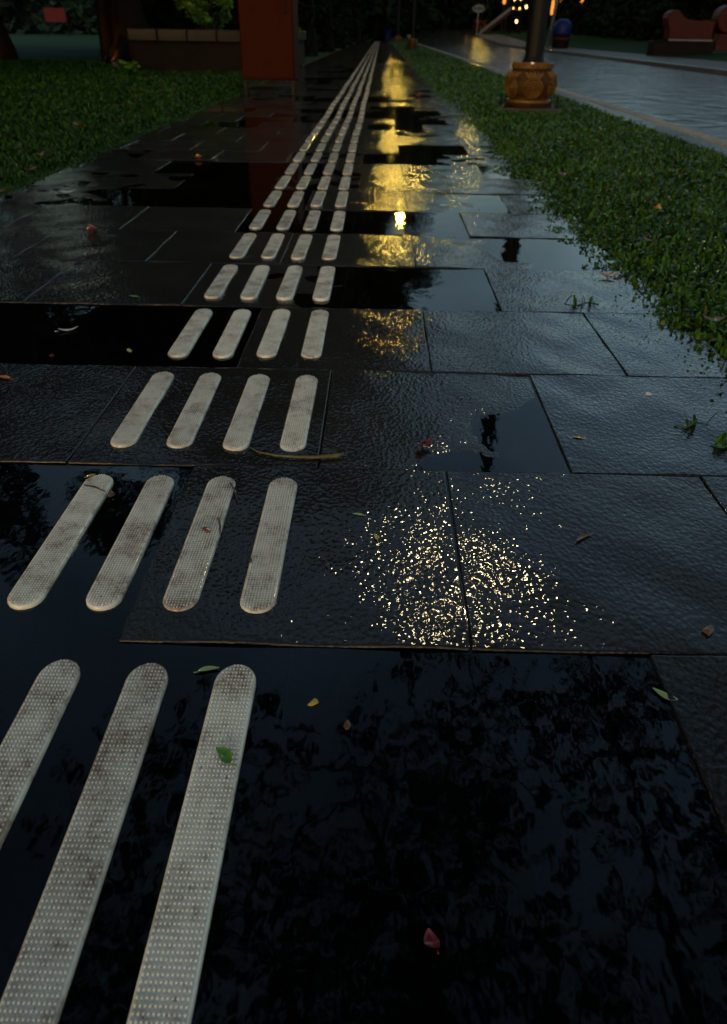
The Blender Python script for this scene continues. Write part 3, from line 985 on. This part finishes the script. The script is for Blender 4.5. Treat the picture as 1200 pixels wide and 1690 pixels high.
def bush(loc, r0, h, n, per, leaf, mat, label, seed, group=None):
    r = np.random.default_rng(seed); rd = random.Random(seed)
    root = empty('bush', loc)
    mb = MB(); cents = []; crs = []
    for k in range(n):
        a = rd.uniform(0, 2 * PI); rr = r0 * rd.uniform(.1, .9); z = h * rd.uniform(.25, .9)
        p = (rr * math.cos(a), rr * math.sin(a), z)
        mb.tube([(p[0] * .15, p[1] * .15, -.05), (p[0] * .6, p[1] * .6, z * .6), p], [.018, .012, .005], 5)
        cents.append(p); crs.append(r0 * rd.uniform(.2, .34))
    mb.build('stem', M_BARK, root)
    V_, Q_ = leaf_quads(cents, crs, per, leaf, r)
    link('foliage', np_mesh('foliage', V_, Q_, mat), root)
    return tag(root, label, 'bush', group)


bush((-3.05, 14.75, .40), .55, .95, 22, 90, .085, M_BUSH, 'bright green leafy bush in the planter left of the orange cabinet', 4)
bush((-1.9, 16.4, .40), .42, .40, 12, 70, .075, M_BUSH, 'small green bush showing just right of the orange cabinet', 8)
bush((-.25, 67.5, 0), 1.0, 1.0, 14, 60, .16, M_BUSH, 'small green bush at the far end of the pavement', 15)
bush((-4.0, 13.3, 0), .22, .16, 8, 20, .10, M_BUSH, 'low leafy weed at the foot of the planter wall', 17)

# ------------------------------------------------------------------ cabinet
root = empty('metal_cabinet', (-1.335, 9.9, 0), R(0))
root.scale = (1.14, 1, 1)
mb = MB(); mb.box(-.275, .275, 0, .62, .115, 1.55, .012); mb.build('body', M_CAB, root)
mb = MB(); mb.box(-.262, .262, -.014, -.002, .14, 1.50, .004); d = mb.build('door', M_CAB, root)
mb = MB(); mb.tube([(.20, -.03, .78), (.20, -.045, .80), (.20, -.045, .90), (.20, -.03, .92)], [.006] * 4, 8); mb.build('handle', M_BLACK, d)
mb = MB(); mb.box(-.31, .31, -.05, .66, 1.552, 1.60, .015); mb.build('roof', M_CAB, root)
for (sx, sy) in ((-.25, .03), (-.09, .03), (.25, .03), (-.25, .58), (.25, .58)):
    if abs(sx) < .1: continue
    mb = MB(); mb.box(sx - .018, sx + .018, sy - .018, sy + .018, -.004, .114, .003); mb.build('leg', M_BLACK, root)
mb = MB(); mb.box(-.23, .23, .02, .04, .055, .075, .003); mb.build('stretcher', M_BLACK, root)
tag(root, 'rust-orange upright metal cabinet on short black legs at the pavement edge', 'cabinet')

# ------------------------------------------------------------------ street lamps
def street_lamp(loc, label, glass):
    root = empty('street_lamp', loc)
    mb = MB(); mb.box(-.31, .31, -.24, .24, -.06, .022, .012); mb.build('plinth', M_PLINTH, root)
    # pot
    mb = MB()
    prof = [(.180, .0225), (.200, .026), (.204, .075), (.200, .088), (.192, .094), (.186, .10), (.205, .12), (.225, .155), (.236, .20), (.234, .245),
            (.222, .285), (.202, .318), (.180, .338), (.172, .345), (.188, .350), (.190, .392), (.184, .398), (.11, .398)]
    mb.lathe(prof, n=48, amp=.012, lobes=8)
    pot = mb.build('pot', M_POT_BODY, root, smooth=True)
    mb = MB(); mb.lathe([(.186, .3445), (.194, .351), (.196, .391), (.187, .3995)], n=48, cap=False); mb.build('rim_band', M_POT, pot)
    mb = MB(); mb.lathe([(.2045, .060), (.212, .068), (.210, .084), (.200, .0895)], n=48, cap=False); mb.build('foot_band', M_POT, pot)
    # carved rosettes and leaves round the belly
    def belly_r(z):
        zs = [p[1] for p in prof[5:14]]; rs = [p[0] for p in prof[5:14]]
        return float(np.interp(z, zs, rs))
    for k in range(6):
        a0 = -PI / 2 - .05 + k * PI / 3
        mb = MB()
        for q, rad in enumerate((.012, .036, .060, .084)):
            pp = []
            for s in range(21):
                t = s / 20 * 2 * PI
                z = .19 + rad * math.sin(t) * .95; da = rad * math.cos(t) / .23
                r_ = belly_r(z) + .007
                pp.append((r_ * math.cos(a0 + da), r_ * math.sin(a0 + da), z))
            mb.tube(pp, [.0085] * 21, 6, cap=False)
        mb.lathe([(.001, 0), (.012, .002), (.015, .010), (.001, .016)], (0, 0, 0), 8) if False else None
        mb.build('rosette', M_POT, pot, smooth=True)
        mb = MB()
        a1 = a0
        for s_ in (-1.6, -.8, 0, .8, 1.6):
            pp = []; rr = []
            for s in range(7):
                t = s / 6; z = .262 + .062 * t; da = s_ * (.10 + .16 * t)
                r_ = belly_r(z) + .006
                pp.append((r_ * math.cos(a1 + da), r_ * math.sin(a1 + da), z)); rr.append(.005 + .014 * math.sin(PI * min(1, t * 1.05)))
            mb.tube(pp, rr, 6)
        mb.build('carved_leaf', M_POT, pot, smooth=True)
    for (sx, sy) in ((-.245, -.17), (.245, -.17), (-.245, .17), (.245, .17)):
        mb = MB(); mb.tube([(sx, sy, .02), (sx, sy, .115)], [.011, .011], 10); mb.tube([(sx, sy, .023), (sx, sy, .042)], [.022, .022], 6)
        mb.tube([(sx, sy, .11), (sx, sy, .13)], [.012, .006], 10)
        mb.build('anchor_bolt', M_BLACK, root)
    mb = MB()
    mb.lathe([(.105, .399), (.100, .41), (.088, .44), (.086, 2.2), (.095, 2.22), (.095, 2.28), (.075, 2.32), (.062, 5.8), (.075, 5.83), (.075, 5.9), (.05, 5.95), (.02, 6.1)], n=20)
    mb.build('pole', M_BLACK, root, smooth=False)
    mb = MB(); mb.tube([(0, 0, 6.0), (-.05, 0, 6.25), (-.13, 0, 6.34), (-.22, 0, 6.34)], [.028, .025, .022, .02], 8)
    mb.tube([(-.22, 0, 6.34), (-.22, 0, 6.40)], [.07, .09], 14)
    arm = mb.build('bracket', M_BLACK, root, smooth=True)
    mb = MB(); pr_ = [(.17 * math.sin(PI * k / 14) + .001, .17 - .17 * math.cos(PI * k / 14)) for k in range(15)]
    mb.lathe(pr_, (-.22, 0, 6.41), 20); mb.build('lamp_globe', glass, root, smooth=True)
    mb = MB(); mb.lathe([(.06, 0), (.055, .02), (.012, .05), (.004, .12)], (-.22, 0, 6.752), 12); mb.build('finial', M_BLACK, root)
    return root


GL = 'black street lamps in carved pots along the verge'
lamp0 = street_lamp((1.45, 8.04, 0), '', M_LAMP)
lamp1 = street_lamp((1.27, 35.0, 0), '', M_LAMP_FAR)
tag(lamp0, 'nearest black lamp post rising from a carved golden-brown pot on the grass verge', 'street lamp', GL)
tag(lamp1, 'second black lamp post with small terracotta pot, farther along the verge', 'street lamp', GL)
for (x, y, lab) in [(1.20, 61.6, 'third black lamp post, tiny and near the end of the pavement')]:
    c = copy_tree(lamp1); c.location = (x, y, 0); tag(c, lab, 'street lamp', GL)
for (x, y, lab) in [(1.9, 78, 'fourth far lamp on the rise beyond the end of the pavement'), (2.0, 92, 'farthest lamp of the row above the thicket'),
                    (10.6, 92, 'black lamp post added on the outer side of the road bend, brightening the wet road'), (15.5, 104, 'farther lamp post added on the outer side of the road bend, brightening the road')]:  # the two bend lamps are added to put light patches on the wet road
    c = copy_tree(lamp1); c.location = (x, y, float(hill_z(np.array(x), np.array(y))) + .02); tag(c, lab, 'street lamp', GL)

# ------------------------------------------------------------------ things beyond the road
def at_bank(x, y): return float(bank_z(np.array(x), np.array(y)))


# blue bin with dark foot
root = empty('litter_bin', (9.42, 45.0, .03))
mb = MB(); mb.lathe([(.40, 0), (.42, .03), (.45, .60), (.45, .62)], n=24); mb.build('body', M_DARK, root, smooth=False)
mb = MB(); mb.lathe([(.46, .622), (.47, .66), (.46, .98), (.38, 1.18), (.18, 1.29), (.02, 1.31)], n=24); mb.build('lid', M_BLUE, root, smooth=True)
mb = MB(); mb.tube([(.455 * math.cos(t), .455 * math.sin(t), .42) for t in np.linspace(-2.6, -.5, 14)], [.05] * 14, 6); mb.build('band', simple('bin_band_red', (.05, .008, .01), (.08, .01, .015)), root)
tag(root, 'rounded blue-topped litter bin beyond the road beside a thin grey pole', 'litter bin')
mb = MB(); mb.tube([(0, 0, -.05), (.30, 0, 3.2), (.52, 0, 5.4)], [.085, .075, .06], 10)
o = mb.build('sign_pole', M_STEEL, smooth=True, loc=(8.95, 46.0, .03))
tag(o, 'thin light-grey pole leaning slightly beside the blue bin', 'pole')
mb = MB(); mb.tube([(0, 0, -.1), (0, 0, 6)], [.09, .07], 10)
mb.tube([(0, 0, 5.95), (.35, 0, 6.15), (.8, 0, 6.18)], [.05, .045, .04], 8)
o = mb.build('utility_pole', simple('blue_grey_steel', (.05, .09, .12), (.08, .13, .16), 8, .5), smooth=True, loc=(5.75, 100, 1.0))
tag(o, 'tall thin blue-grey pole on the rise where the road bends', 'pole')

# playground slide
sl = empty('playground_slide', (10.4, 78.0, .56))
mb = MB()
P0, P1 = Vector((-1.5, 0, .02)), Vector((1.15, 0, 1.95))
def ramp_box(mb, y0, y1, za, zb):
    a = P0; b = P1
    vs = [(a.x, y0, a.z + za), (a.x, y1, a.z + za), (a.x, y1, a.z + zb), (a.x, y0, a.z + zb), (b.x, y0, b.z + za), (b.x, y1, b.z + za), (b.x, y1, b.z + zb), (b.x, y0, b.z + zb)]
    mb.add(vs, [(0, 3, 2, 1), (4, 5, 6, 7), (0, 4, 7, 3), (1, 2, 6, 5), (3, 7, 6, 2), (0, 1, 5, 4)])
ramp_box(mb, -.27, .27, -.05, 0); mb.build('chute', M_RED, sl)
mb = MB(); ramp_box(mb, -.33, -.272, -.02, .22); mb.build('side_rail', M_WHITE, sl)
mb = MB(); ramp_box(mb, .272, .33, -.02, .22); mb.build('side_rail', M_WHITE, sl)
mb = MB(); ramp_box(mb, -.31, -.275, -.34, -.06); mb.build('skirt', M_RED, sl)
mb = MB(); mb.box(1.16, 2.1, -.45, .45, 1.88, 1.96, .02); mb.build('platform', M_WOOD, sl)
for (x, y) in ((1.2, -.42), (2.06, -.42), (1.2, .42), (2.06, .42)):
    mb = MB(); mb.box(x - .05, x + .05, y - .05, y + .05, -.2, 3.4, .01); mb.build('post', M_DARK, sl)
mb = MB(); mb.add([(1.0, -.6, 3.3), (2.3, -.6, 3.3), (2.3, .6, 3.3), (1.0, .6, 3.3), (1.65, 0, 4.1)], [(0, 1, 4), (1, 2, 4), (2, 3, 4), (3, 0, 4), (0, 3, 2, 1)]); mb.build('roof', M_RED, sl)
for k in range(5):
    mb = MB(); mb.tube([(2.12, -.35, .3 + k * .32), (2.12, .35, .3 + k * .32)], [.02, .02], 6); mb.build('rung', M_STEEL, sl)
tag(sl, 'playground slide with pale rails and red chute beyond the road', 'slide')

# dark frame carrying lit lamps; the lower ones stand in for reflections
FX, FY, FZ = 12.62, 80.0, .68
fr = empty('lamp_frame', (FX, FY, FZ))
for x in (-1.15, 1.15):
    mb = MB(); mb.box(x - .08, x + .08, -.08, .08, -.2, 4.6, .01); mb.build('post', M_BLACK, fr)
mb = MB(); mb.box(-1.3, 1.3, -.07, .07, 4.602, 4.76, .01); mb.build('crossbeam', M_BLACK, fr)
tag(fr, 'dark upright frame behind the nearest lamp post, hung with small lit lanterns', 'frame')
tx_ = [('upper left lit lantern hanging on the dark frame', -.62, 2.72), ('upper middle lit lantern hanging on the dark frame', 0, 2.80), ('upper right lit lantern hanging on the dark frame', .60, 2.95),
       ('lower left lantern on the dark frame, standing in for a light reflection', -.66, 1.95), ('lower middle lantern on the dark frame, standing in for a light reflection', .02, 1.93), ('lower right lantern on the dark frame, standing in for a light reflection', .56, 2.1),
       ('lowest lantern on the dark frame, under the middle ones, standing in for a reflection', -.22, .95)]
for k, (lab, x, z) in enumerate(tx_):
    q = 1.0 if k < 3 else .75
    lm = MB(); lm.lathe([(.03 * q, .14 * q), (.09 * q, .09 * q), (.105 * q, 0), (.09 * q, -.13 * q), (.02 * q, -.19 * q)], n=12)
    cm = MB(); cm.lathe([(.12 * q, .142 * q), (.07 * q, .2 * q), (.01 * q, .25 * q)], n=12)
    e = empty('lantern', (FX + x, FY - (0 if z > 2.5 else .14 if z > 1.5 else .28), z + FZ))
    lm.build('glass', M_WARM, e, smooth=True); cm.build('cap', M_BLACK, e)
    hm = MB(); hm.tube([(0, 0, .2), (0, 0, 4.6 - z)], [.012, .012], 4); hm.build('cord', M_BLACK, e)
    tag(e, lab, 'lantern', 'small lit lanterns on the dark frame')

# dark posts with orange lit shades
for (x, z0, z1, w, lab) in ((10.85, 2.3, 3.4, .13, 'orange lit shade on a dark post left of the lantern frame'), (15.2, 1.35, 2.5, .13, 'orange lit shade on a dark post just right of the big lamp pole'),
                            (15.9, 2.3, 3.3, .10, 'higher orange lit shade on a dark post, second right of the lamp pole'), (17.75, 2.1, 2.9, .16, 'orange lit shade on a dark post right of the grey pole')):
    e = empty('post_lamp', (x, 78.0, at_bank(x, 78.0)))
    mb = MB(); mb.box(-.05, .05, -.05, .05, -.2, z0 - .002, .01); mb.build('post', M_BLACK, e)
    mb = MB(); mb.lathe([(w * .7, z0), (w, z0 + .15), (w * .9, z1 - .2), (w * .6, z1)], n=10, amp=.12, lobes=3); mb.build('shade', M_PANEL, e)
    mb = MB(); mb.lathe([(w * .8, z1 + .002), (w * .7, z1 + .08), (.02, z1 + .16)], n=10); mb.build('cap', M_BLACK, e)
    tag(e, lab, 'post lamp', 'dark posts with orange shades by the playground')

# oval board
e = empty('oval_sign', (8.75, 79, .50))
mb = MB(); vs = [(.55 * math.cos(2 * PI * k / 24), y, 2.05 + .32 * math.sin(2 * PI * k / 24)) for y in (-.03, .03) for k in range(24)]
mb.add(vs, [tuple(range(24)), tuple(reversed(range(24, 48)))] + [(k, k + 24, (k + 1) % 24 + 24, (k + 1) % 24) for k in range(24)]); mb.build('board', M_WHITE, e)
mb = MB()
for k, w in enumerate((.1, .06, .12, .08, .1)):
    mb.box(-.40 + k * .17, -.40 + k * .17 + w, -.045, -.032, 1.95, 2.15)
mb.build('lettering', M_BLACK, e)
mb = MB(); mb.tube([(0, .06, -.4), (0, .06, 2.2)], [.04, .04], 8); mb.build('post', M_STEEL, e)
tag(e, 'small pale oval board on a post by the road bend', 'sign')

# shrubs standing in for orange-lit shapes, the glow put into leaf colour
pm = simple('orange_tinted_leaf', (.22, .045, .01), (.32, .08, .02))
for k, (x, y) in enumerate(((8.80, 81.5), (9.35, 82.0), (9.80, 82.5))):
    bush((x, y, .55), .26, 1.25, 9, 22, .14, pm, ['leftmost orange-tinted shrub left of the slide', 'middle orange-tinted shrub left of the slide', 'orange-tinted shrub nearest the slide chute'][k], 80 + k, 'orange-tinted shrubs by the slide')

# small lit bollard standing in for a likely vehicle headlight
e = empty('headlight_bollard', (7.0, 100, 1.05))
mb = MB(); mb.lathe([(.10, -.2), (.10, .0), (.07, .02), (.065, .35), (.09, .37), (.09, .40)], n=14); mb.build('post', M_STEEL, e)
mb = MB(); mb.lathe([(.09, .401), (.13, .44), (.13, .60), (.09, .64)], n=14); mb.build('lens', M_LAMP_SMALL, e)
mb = MB(); mb.lathe([(.14, .642), (.14, .67), (.03, .72)], n=14); mb.build('cap', M_STEEL, e)
tag(e, 'short bollard beside the far road standing in for a glowing vehicle headlight', 'bollard light')
e2 = empty('litter_bin', (.42, 66.5, 0))
mb = MB(); mb.lathe([(.26, -.02), (.30, .03), (.34, .85), (.36, .9)], n=18); mb.build('body', M_BLUE, e2)
mb = MB(); mb.lathe([(.37, .902), (.34, .98), (.1, 1.06), (.01, 1.07)], n=18); mb.build('lid', M_BLUE, e2)
tag(e2, 'small dark blue bin at the far end of the pavement', 'litter bin')

# red block sculpture: waisted beam with rounded lobes
rs = empty('red_sculpture', (12.05, 31.0, .10))
def blob_prism(outline, y0, y1, b=.05):
    mb = MB(); n_ = len(outline)
    cx = sum(p[0] for p in outline) / n_; cz = sum(p[1] for p in outline) / n_
    def sh(f): return [(cx + (x - cx) * f, cz + (z - cz) * f) for x, z in outline]
    rings = [(y0, .94), (y0 + b, 1), (y1 - b, 1), (y1, .94)]
    vs = [(x, y, z) for y, f in rings for x, z in sh(f)]
    fs = [tuple(range(n_)), tuple(reversed(range(3 * n_, 4 * n_)))]
    for r_ in range(3):
        for k in range(n_):
            j = (k + 1) % n_
            fs.append((r_ * n_ + k, r_ * n_ + n_ + k, r_ * n_ + n_ + j, r_ * n_ + j))
    mb.add(vs, fs); return mb
ol = [(-1.80, .46), (-.24, .44), (-.22, 1.00), (-.5, 1.03), (-.9, 1.02), (-1.2, 1.04), (-1.42, 1.14), (-1.6, 1.30), (-1.78, 1.33), (-1.93, 1.24), (-1.99, 1.08), (-1.93, .9), (-1.82, .7)]
blob_prism(ol, -.3, .3).build('beam', M_RED, rs)
ol2 = [(.41 * math.cos(a) + .20, .43 * math.sin(a) + 1.08) for a in np.linspace(0, 2 * PI, 25)[:-1]]
blob_prism(ol2, -.36, .36).build('round_lobe', M_RED, rs)
ol3 = [(-.08, .12), (.55, .12), (.45, .64), (.0, .64)]
blob_prism(ol3, -.25, .25).build('foot', M_RED, rs)
mb = MB(); mb.box(-1.8, -.24, -.34, -.302, .40, .45, .005); mb.build('trim', M_WHITE, rs)
mb = MB(); mb.box(-2.3, -.12, -.28, .3, -.3, .395, .02); mb.build('plinth', M_DARK, rs)
tag(rs, 'large red block sculpture with rounded ends on a dark plinth beyond the road', 'sculpture')

# ------------------------------------------------------------------ far left things
e = empty('red_banner', (-23.6, 62.0, 0))
mb = MB(); mb.box(-.76, .76, -.03, .03, .92, 1.78, .01); mb.build('panel', M_REDSIGN, e)
for s in (-1, 1):
    mb = MB(); mb.tube([(s * .79, 0, -.1), (s * .79, 0, 1.85)], [.025, .025], 8); mb.build('post', M_BLACK, e)
tag(e, 'dull red rectangular panel standing far off on the misty lawn', 'panel')
GU = 'small orange uplights at the feet of the left trees'
for (x, y, rz, lab) in ((-5.32, 16.25, 0, 'small orange uplight shining on the foot of the broad tree'), (-8.55, 17.6, 0, 'small orange uplight at the foot of the slim leaning tree')):
    e = empty('uplight', (x, y, 0), rz)
    mb = MB(); mb.lathe([(.05, -.03), (.05, .01), (.02, .02), (.02, .04)], n=12); mb.build('base', M_BLACK, e)
    mb = MB(); mb.tube([(0, .0, .06), (0, .11, .12)], [.05, .055], 12); mb.build('housing', M_BLACK, e)
    mb = MB(); mb.tube([(0, .1115, .1208), (0, .115, .1227)], [.047, .040], 12); mb.build('lens', M_FOOTLAMP, e)
    tag(e, lab, 'uplight', GU)
e = bush((-4.6, 14.4, 0), .12, .10, 3, 8, .12, M_WHITE, 'pale whitish leaf cluster in the grass left of the planter', 91)

# ------------------------------------------------------------------ fallen leaves and litter
def leaf_mat(name, c1, c2): return simple(name, c1, c2, 60, .45, .4, .0006, coat=.7, coat_rough=.12)


LM = {'green': leaf_mat('leaf_green', (.05, .16, .015), (.11, .26, .03)), 'pale': leaf_mat('leaf_pale_green', (.22, .32, .10), (.36, .45, .18)),
      'yellow': leaf_mat('leaf_yellow', (.40, .26, .03), (.55, .38, .06)), 'brown': leaf_mat('leaf_brown', (.09, .045, .018), (.17, .09, .035)),
      'red': leaf_mat('petal_red', (.10, .006, .006), (.16, .012, .010)), 'orange': leaf_mat('leaf_orange', (.42, .12, .03), (.55, .2, .05)),
      'white': leaf_mat('petal_white', (.42, .43, .42), (.6, .6, .58)), 'pink': leaf_mat('petal_pink', (.16, .05, .04), (.24, .09, .07)),
      'dark': leaf_mat('twig_dark', (.03, .014, .008), (.06, .03, .015))}


def fallen_leaf(name, x, y, L, W, ang, mat, label, cat, z=None, curl=.15, twist=0., group=None, stalk=True):
    n_ = 9; vs = []; fs = []
    for i in range(n_):
        t = i / (n_ - 1)
        w = W / 2 * (math.sin(PI * min(.98, max(.02, t)) ** .8) ** .8)
        yy = (t - .5) * L
        zc = curl * L * (4 * (t - .5) ** 2) * .5
        bend = .12 * L * math.sin(t * 3 + x * 50)
        for s in (-1, -.5, 0, .5, 1):
            vs.append((bend + s * w, yy, zc + abs(s) * w * .35 + .0004 + twist * s * w * (t - .3)))
    for i in range(n_ - 1):
        for k in range(4):
            fs.append((i * 5 + k, i * 5 + k + 1, i * 5 + k + 6, i * 5 + k + 5))
    m = len(vs)
    vs += [(a, b, c - .0005) for a, b, c in vs]
    fs += [tuple(reversed([q + m for q in f])) for f in fs]
    mb = MB(); mb.add(vs, fs)
    if stalk: mb.tube([(.12 * L * math.sin(x * 50), -L / 2, .001), (.12 * L * math.sin(x * 50), -L * .72, .0012)], [.0006, .0005], 5)
    if z is None: z = .0012
    o = mb.build(name, LM[mat], smooth=True, loc=(x, y, z))
    o.rotation_euler = (random.uniform(-.06, .06), random.uniform(-.1, .1), R(ang))
    return tag(o, label, cat, group)


def chip(name, x, y, s, mat, label, cat, z=.0015):
    mb = MB(); rd = random.Random(int((x + 9) * 1e4))
    n_ = 7; top = []; bot = []
    for k in range(n_):
        a = 2 * PI * k / n_; r_ = s * rd.uniform(.5, 1.1)
        top.append((r_ * math.cos(a), .6 * r_ * math.sin(a), s * rd.uniform(.1, .35))); bot.append((r_ * math.cos(a) * 1.05, .62 * r_ * math.sin(a), 0))
    vs = top + bot + [(0, 0, s * .4)]
    fs = [(k, (k + 1) % n_, 2 * n_) for k in range(n_)] + [(k + n_, (k + 1) % n_ + n_, (k + 1) % n_, k) for k in range(n_)] + [tuple(reversed(range(n_, 2 * n_)))]
    mb.add(vs, fs)
    o = mb.build(name, LM[mat], loc=(x, y, z)); o.rotation_euler = (0, 0, rd.uniform(0, 3))
    return tag(o, label, cat)


TB = .0060
FL = fallen_leaf
FL('fallen_leaf', -.181, .591, .024, .008, -72, 'pale', 'narrow yellow-green leaf on dark wet slab beside the nearest rightmost bar top', 'leaf', z=-.003)
FL('fallen_leaf', -.141, .470, .024, .013, 58, 'green', 'thick green leaf lying on the nearest studded bar', 'leaf', z=.0038, curl=.3)
FL('fallen_leaf', .333, .572, .028, .010, 60, 'pale', 'pale green leaf on the black puddle near the right edge', 'leaf', z=-.003)
FL('fallen_leaf', -.019, .908, .017, .006, 88, 'pale', 'small pale green leaf left of the lamp glints', 'leaf')
FL('fallen_leaf', .008, .852, .015, .007, 15, 'yellow', 'tiny yellow-green leaf just below the small pale one by the lamp glints', 'leaf')
FL('seed_pod', .312, .862, .034, .008, -58, 'brown', 'brown dry pod right of the lamp glints on the second-row slab', 'pod', curl=.1)
FL('fallen_leaf', .372, 1.172, .020, .007, 88, 'yellow', 'yellow leaf on the bluish wet slab at right', 'leaf')
FL('fallen_petal', .092, 1.128, .030, .022, -30, 'red', 'crumpled dark red flower on the brown slab above the glints', 'petal', curl=.6)
FL('fallen_leaf', -.454, .998, .015, .008, -60, 'yellow', 'yellow leaf scrap on the far end of the second-row leftmost bar', 'leaf', z=.0036)
FL('fallen_leaf', -.405, .945, .020, .012, 40, 'brown', 'crumpled olive-brown leaf against the second-row leftmost bar', 'leaf', curl=.5)
chip('leaf_chip', -.237, .853, .008, 'pink', 'reddish leaf chip on the third bar of the second row', 'leaf chip', z=TB)
chip('leaf_chip', -.163, .785, .006, 'dark', 'dark crumb on the left edge of the second-row rightmost bar', 'leaf chip', z=TB)
chip('leaf_chip', -.057, .783, .007, 'dark', 'dark crumb on the slab right of the second-row bars', 'leaf chip')
chip('leaf_chip', -.020, .520, .008, 'brown', 'square brown chip on the black puddle at the bottom', 'leaf chip', z=-.0035)
chip('leaf_chip', -.058, .548, .008, 'yellow', 'olive chip on the black puddle near the nearest bars', 'leaf chip', z=-.0035)
chip('leaf_chip', .418, .672, .011, 'brown', 'brown chip on the slab joint at the right edge', 'leaf chip')
FL('fallen_petal', .058, .306, .016, .012, 20, 'red', 'small red petal floating at the bottom of the photo', 'petal', z=-.003, curl=.5)
FL('fallen_leaf', .700, 2.22, .060, .026, 80, 'orange', 'orange-brown leaf at the verge edge by the blue puddle', 'leaf', z=.004, curl=.3)
FL('fallen_petal', -1.02, 2.66, .060, .045, 35, 'pink', 'dull pink blossom on the dark left slabs', 'petal', curl=.7)
FL('fallen_leaf', -.655, 1.93, .032, .016, 80, 'green', 'small green leaf on the slabs left of the fourth-row bars', 'leaf')
FL('fallen_petal', -.742, 1.68, .045, .012, -70, 'white', 'whitish feather-like petal on the black puddle at left', 'petal', z=-.003, curl=.3)
FL('fallen_petal', -1.37, 3.38, .070, .020, -75, 'white', 'whitish petal on the slabs near the left grass edge', 'petal', curl=.3)
FL('fallen_petal', -.712, 1.50, .016, .013, 0, 'red', 'tiny red petal on the slab edge at far left', 'petal', curl=.5)
FL('fallen_leaf', -.766, 1.38, .030, .012, 85, 'orange', 'orange leaf cut by the left edge of the photo', 'leaf')
FL('fallen_leaf', .045, 2.29, .034, .020, 60, 'pale', 'pale greenish leaf below the bright lamp reflection', 'leaf', z=-.002, curl=.4)
FL('fallen_petal', .452, 9.38, .09, .07, 0, 'pink', 'pink blossom far along the lamplit slabs', 'petal', curl=.8)
FL('fallen_leaf', -1.02, 4.44, .07, .045, 20, 'orange', 'orange leaf on the dark slabs below the cabinet', 'leaf', curl=.5)
chip('leaf_chip', -.560, 1.56, .010, 'pale', 'pale crumb on the puddle left of the fourth-row bars', 'leaf chip', z=-.0035)
chip('leaf_chip', .562, 1.37, .010, 'white', 'whitish crumb on the bluish slab near the right grass', 'leaf chip')
FL('fallen_leaf', .835, 1.76, .055, .022, 70, 'brown', 'brown leaf lying in the right verge grass, nearest the camera', 'leaf', z=.028, curl=.4)
FL('fallen_leaf', .93, 2.55, .060, .026, 30, 'brown', 'brown leaf in the verge grass above the orange one', 'leaf', z=.030, curl=.5)
FL('fallen_leaf', 1.12, 3.1, .060, .026, -30, 'orange', 'dull orange leaf deep in the right verge grass', 'leaf', z=.032, curl=.5)
FL('fallen_leaf', .80, 1.48, .045, .018, 20, 'brown', 'small brown leaf in the verge grass beside the bluish slabs', 'leaf', z=.026, curl=.5)
FL('fallen_leaf', .92, 3.9, .06, .026, 60, 'pink', 'reddish leaf in the verge grass beside the pale slab mirror', 'leaf', z=.032, curl=.5)
FL('fallen_leaf', -1.80, 4.17, .09, .035, 10, 'brown', 'long brown leaf in the left grass', 'leaf', z=.035, curl=.4)
FL('fallen_leaf', -1.60, 3.27, .08, .040, 70, 'brown', 'curled brown leaf at the left grass edge', 'leaf', z=.014, curl=.5)
FL('fallen_leaf', -1.68, 3.75, .06, .03, -30, 'pink', 'pinkish-brown leaf at the left grass edge beyond the curled one', 'leaf', z=.030, curl=.5)
FL('fallen_leaf', -2.1, 5.6, .09, .05, 60, 'pink', 'dull pink leaf farther up in the left grass', 'leaf', z=.035, curl=.5)
# long curved pod and twigs
mb = MB(); pp = [(-.213, 1.106), (-.195, 1.090), (-.165, 1.080), (-.13, 1.076), (-.095, 1.077), (-.062, 1.083), (-.048, 1.090)]
mb.tube([(a, b, .0035) for a, b in pp], [.0008, .0016, .002, .0022, .003, .0038, .0015], 8)
tag(mb.build('seed_pod', simple('pod_olive', (.10, .06, .015), (.16, .14, .03), 30, .45, coat=.5), smooth=True), 'long thin curved olive-brown pod below the third-row bars', 'pod')
for k, (a, b, lab) in enumerate((((-.226, .985), (-.206, .935), 'dark twig at the far end of the third bar in the second row'), ((-.226, .885), (-.216, .845), 'dark twig halfway along the third bar in the second row'),
                                 ((-.455, .968), (-.415, .950), 'thin reddish twig across the second-row leftmost bar'))):
    mb = MB(); mb.tube([(a[0], a[1], TB), ((a[0] + b[0]) / 2 + .002, (a[1] + b[1]) / 2, TB + .002), (b[0], b[1], TB)], [.0012, .0016, .0008], 6)
    tag(mb.build('twig', LM['dark'], smooth=True), lab, 'twig')


def sprig(x, y, n_, s, label, seed):
    # a creeping runner with blades rising along it
    rd = np.random.default_rng(seed)
    tt = rd.uniform(-1, 1, n_); X = x + s * tt; Y = y + s * .35 * np.sin(tt * 3)
    V_, F_ = blades(X, Y, np.full(n_, .001), .03, .006, seed)
    m = n_; mb = MB()
    mb.tube([(x + s * t, y + s * .35 * math.sin(t * 3), .0015) for t in np.linspace(-1.05, 1.05, 9)], [.0012] * 9, 5)
    mb.add([tuple(map(float, q)) for q in V_], [tuple(map(int, q)) for q in F_[:2 * m]] + [tuple(map(int, q[:3])) for q in F_[2 * m:]])
    return tag(mb.build('grass_tuft', M_GRASS), label, 'grass tuft')


sprig(.640, 1.16, 26, .03, 'green tuft of grass lying on the bluish slab at the right edge', 5)
sprig(.600, 1.235, 9, .03, 'thin grass sprig on the bluish slab just above the tuft', 6)
sprig(.560, 1.95, 16, .045, 'grass runner creeping onto the slab near the brown leaf', 7)

print('objects', len(bpy.data.objects))
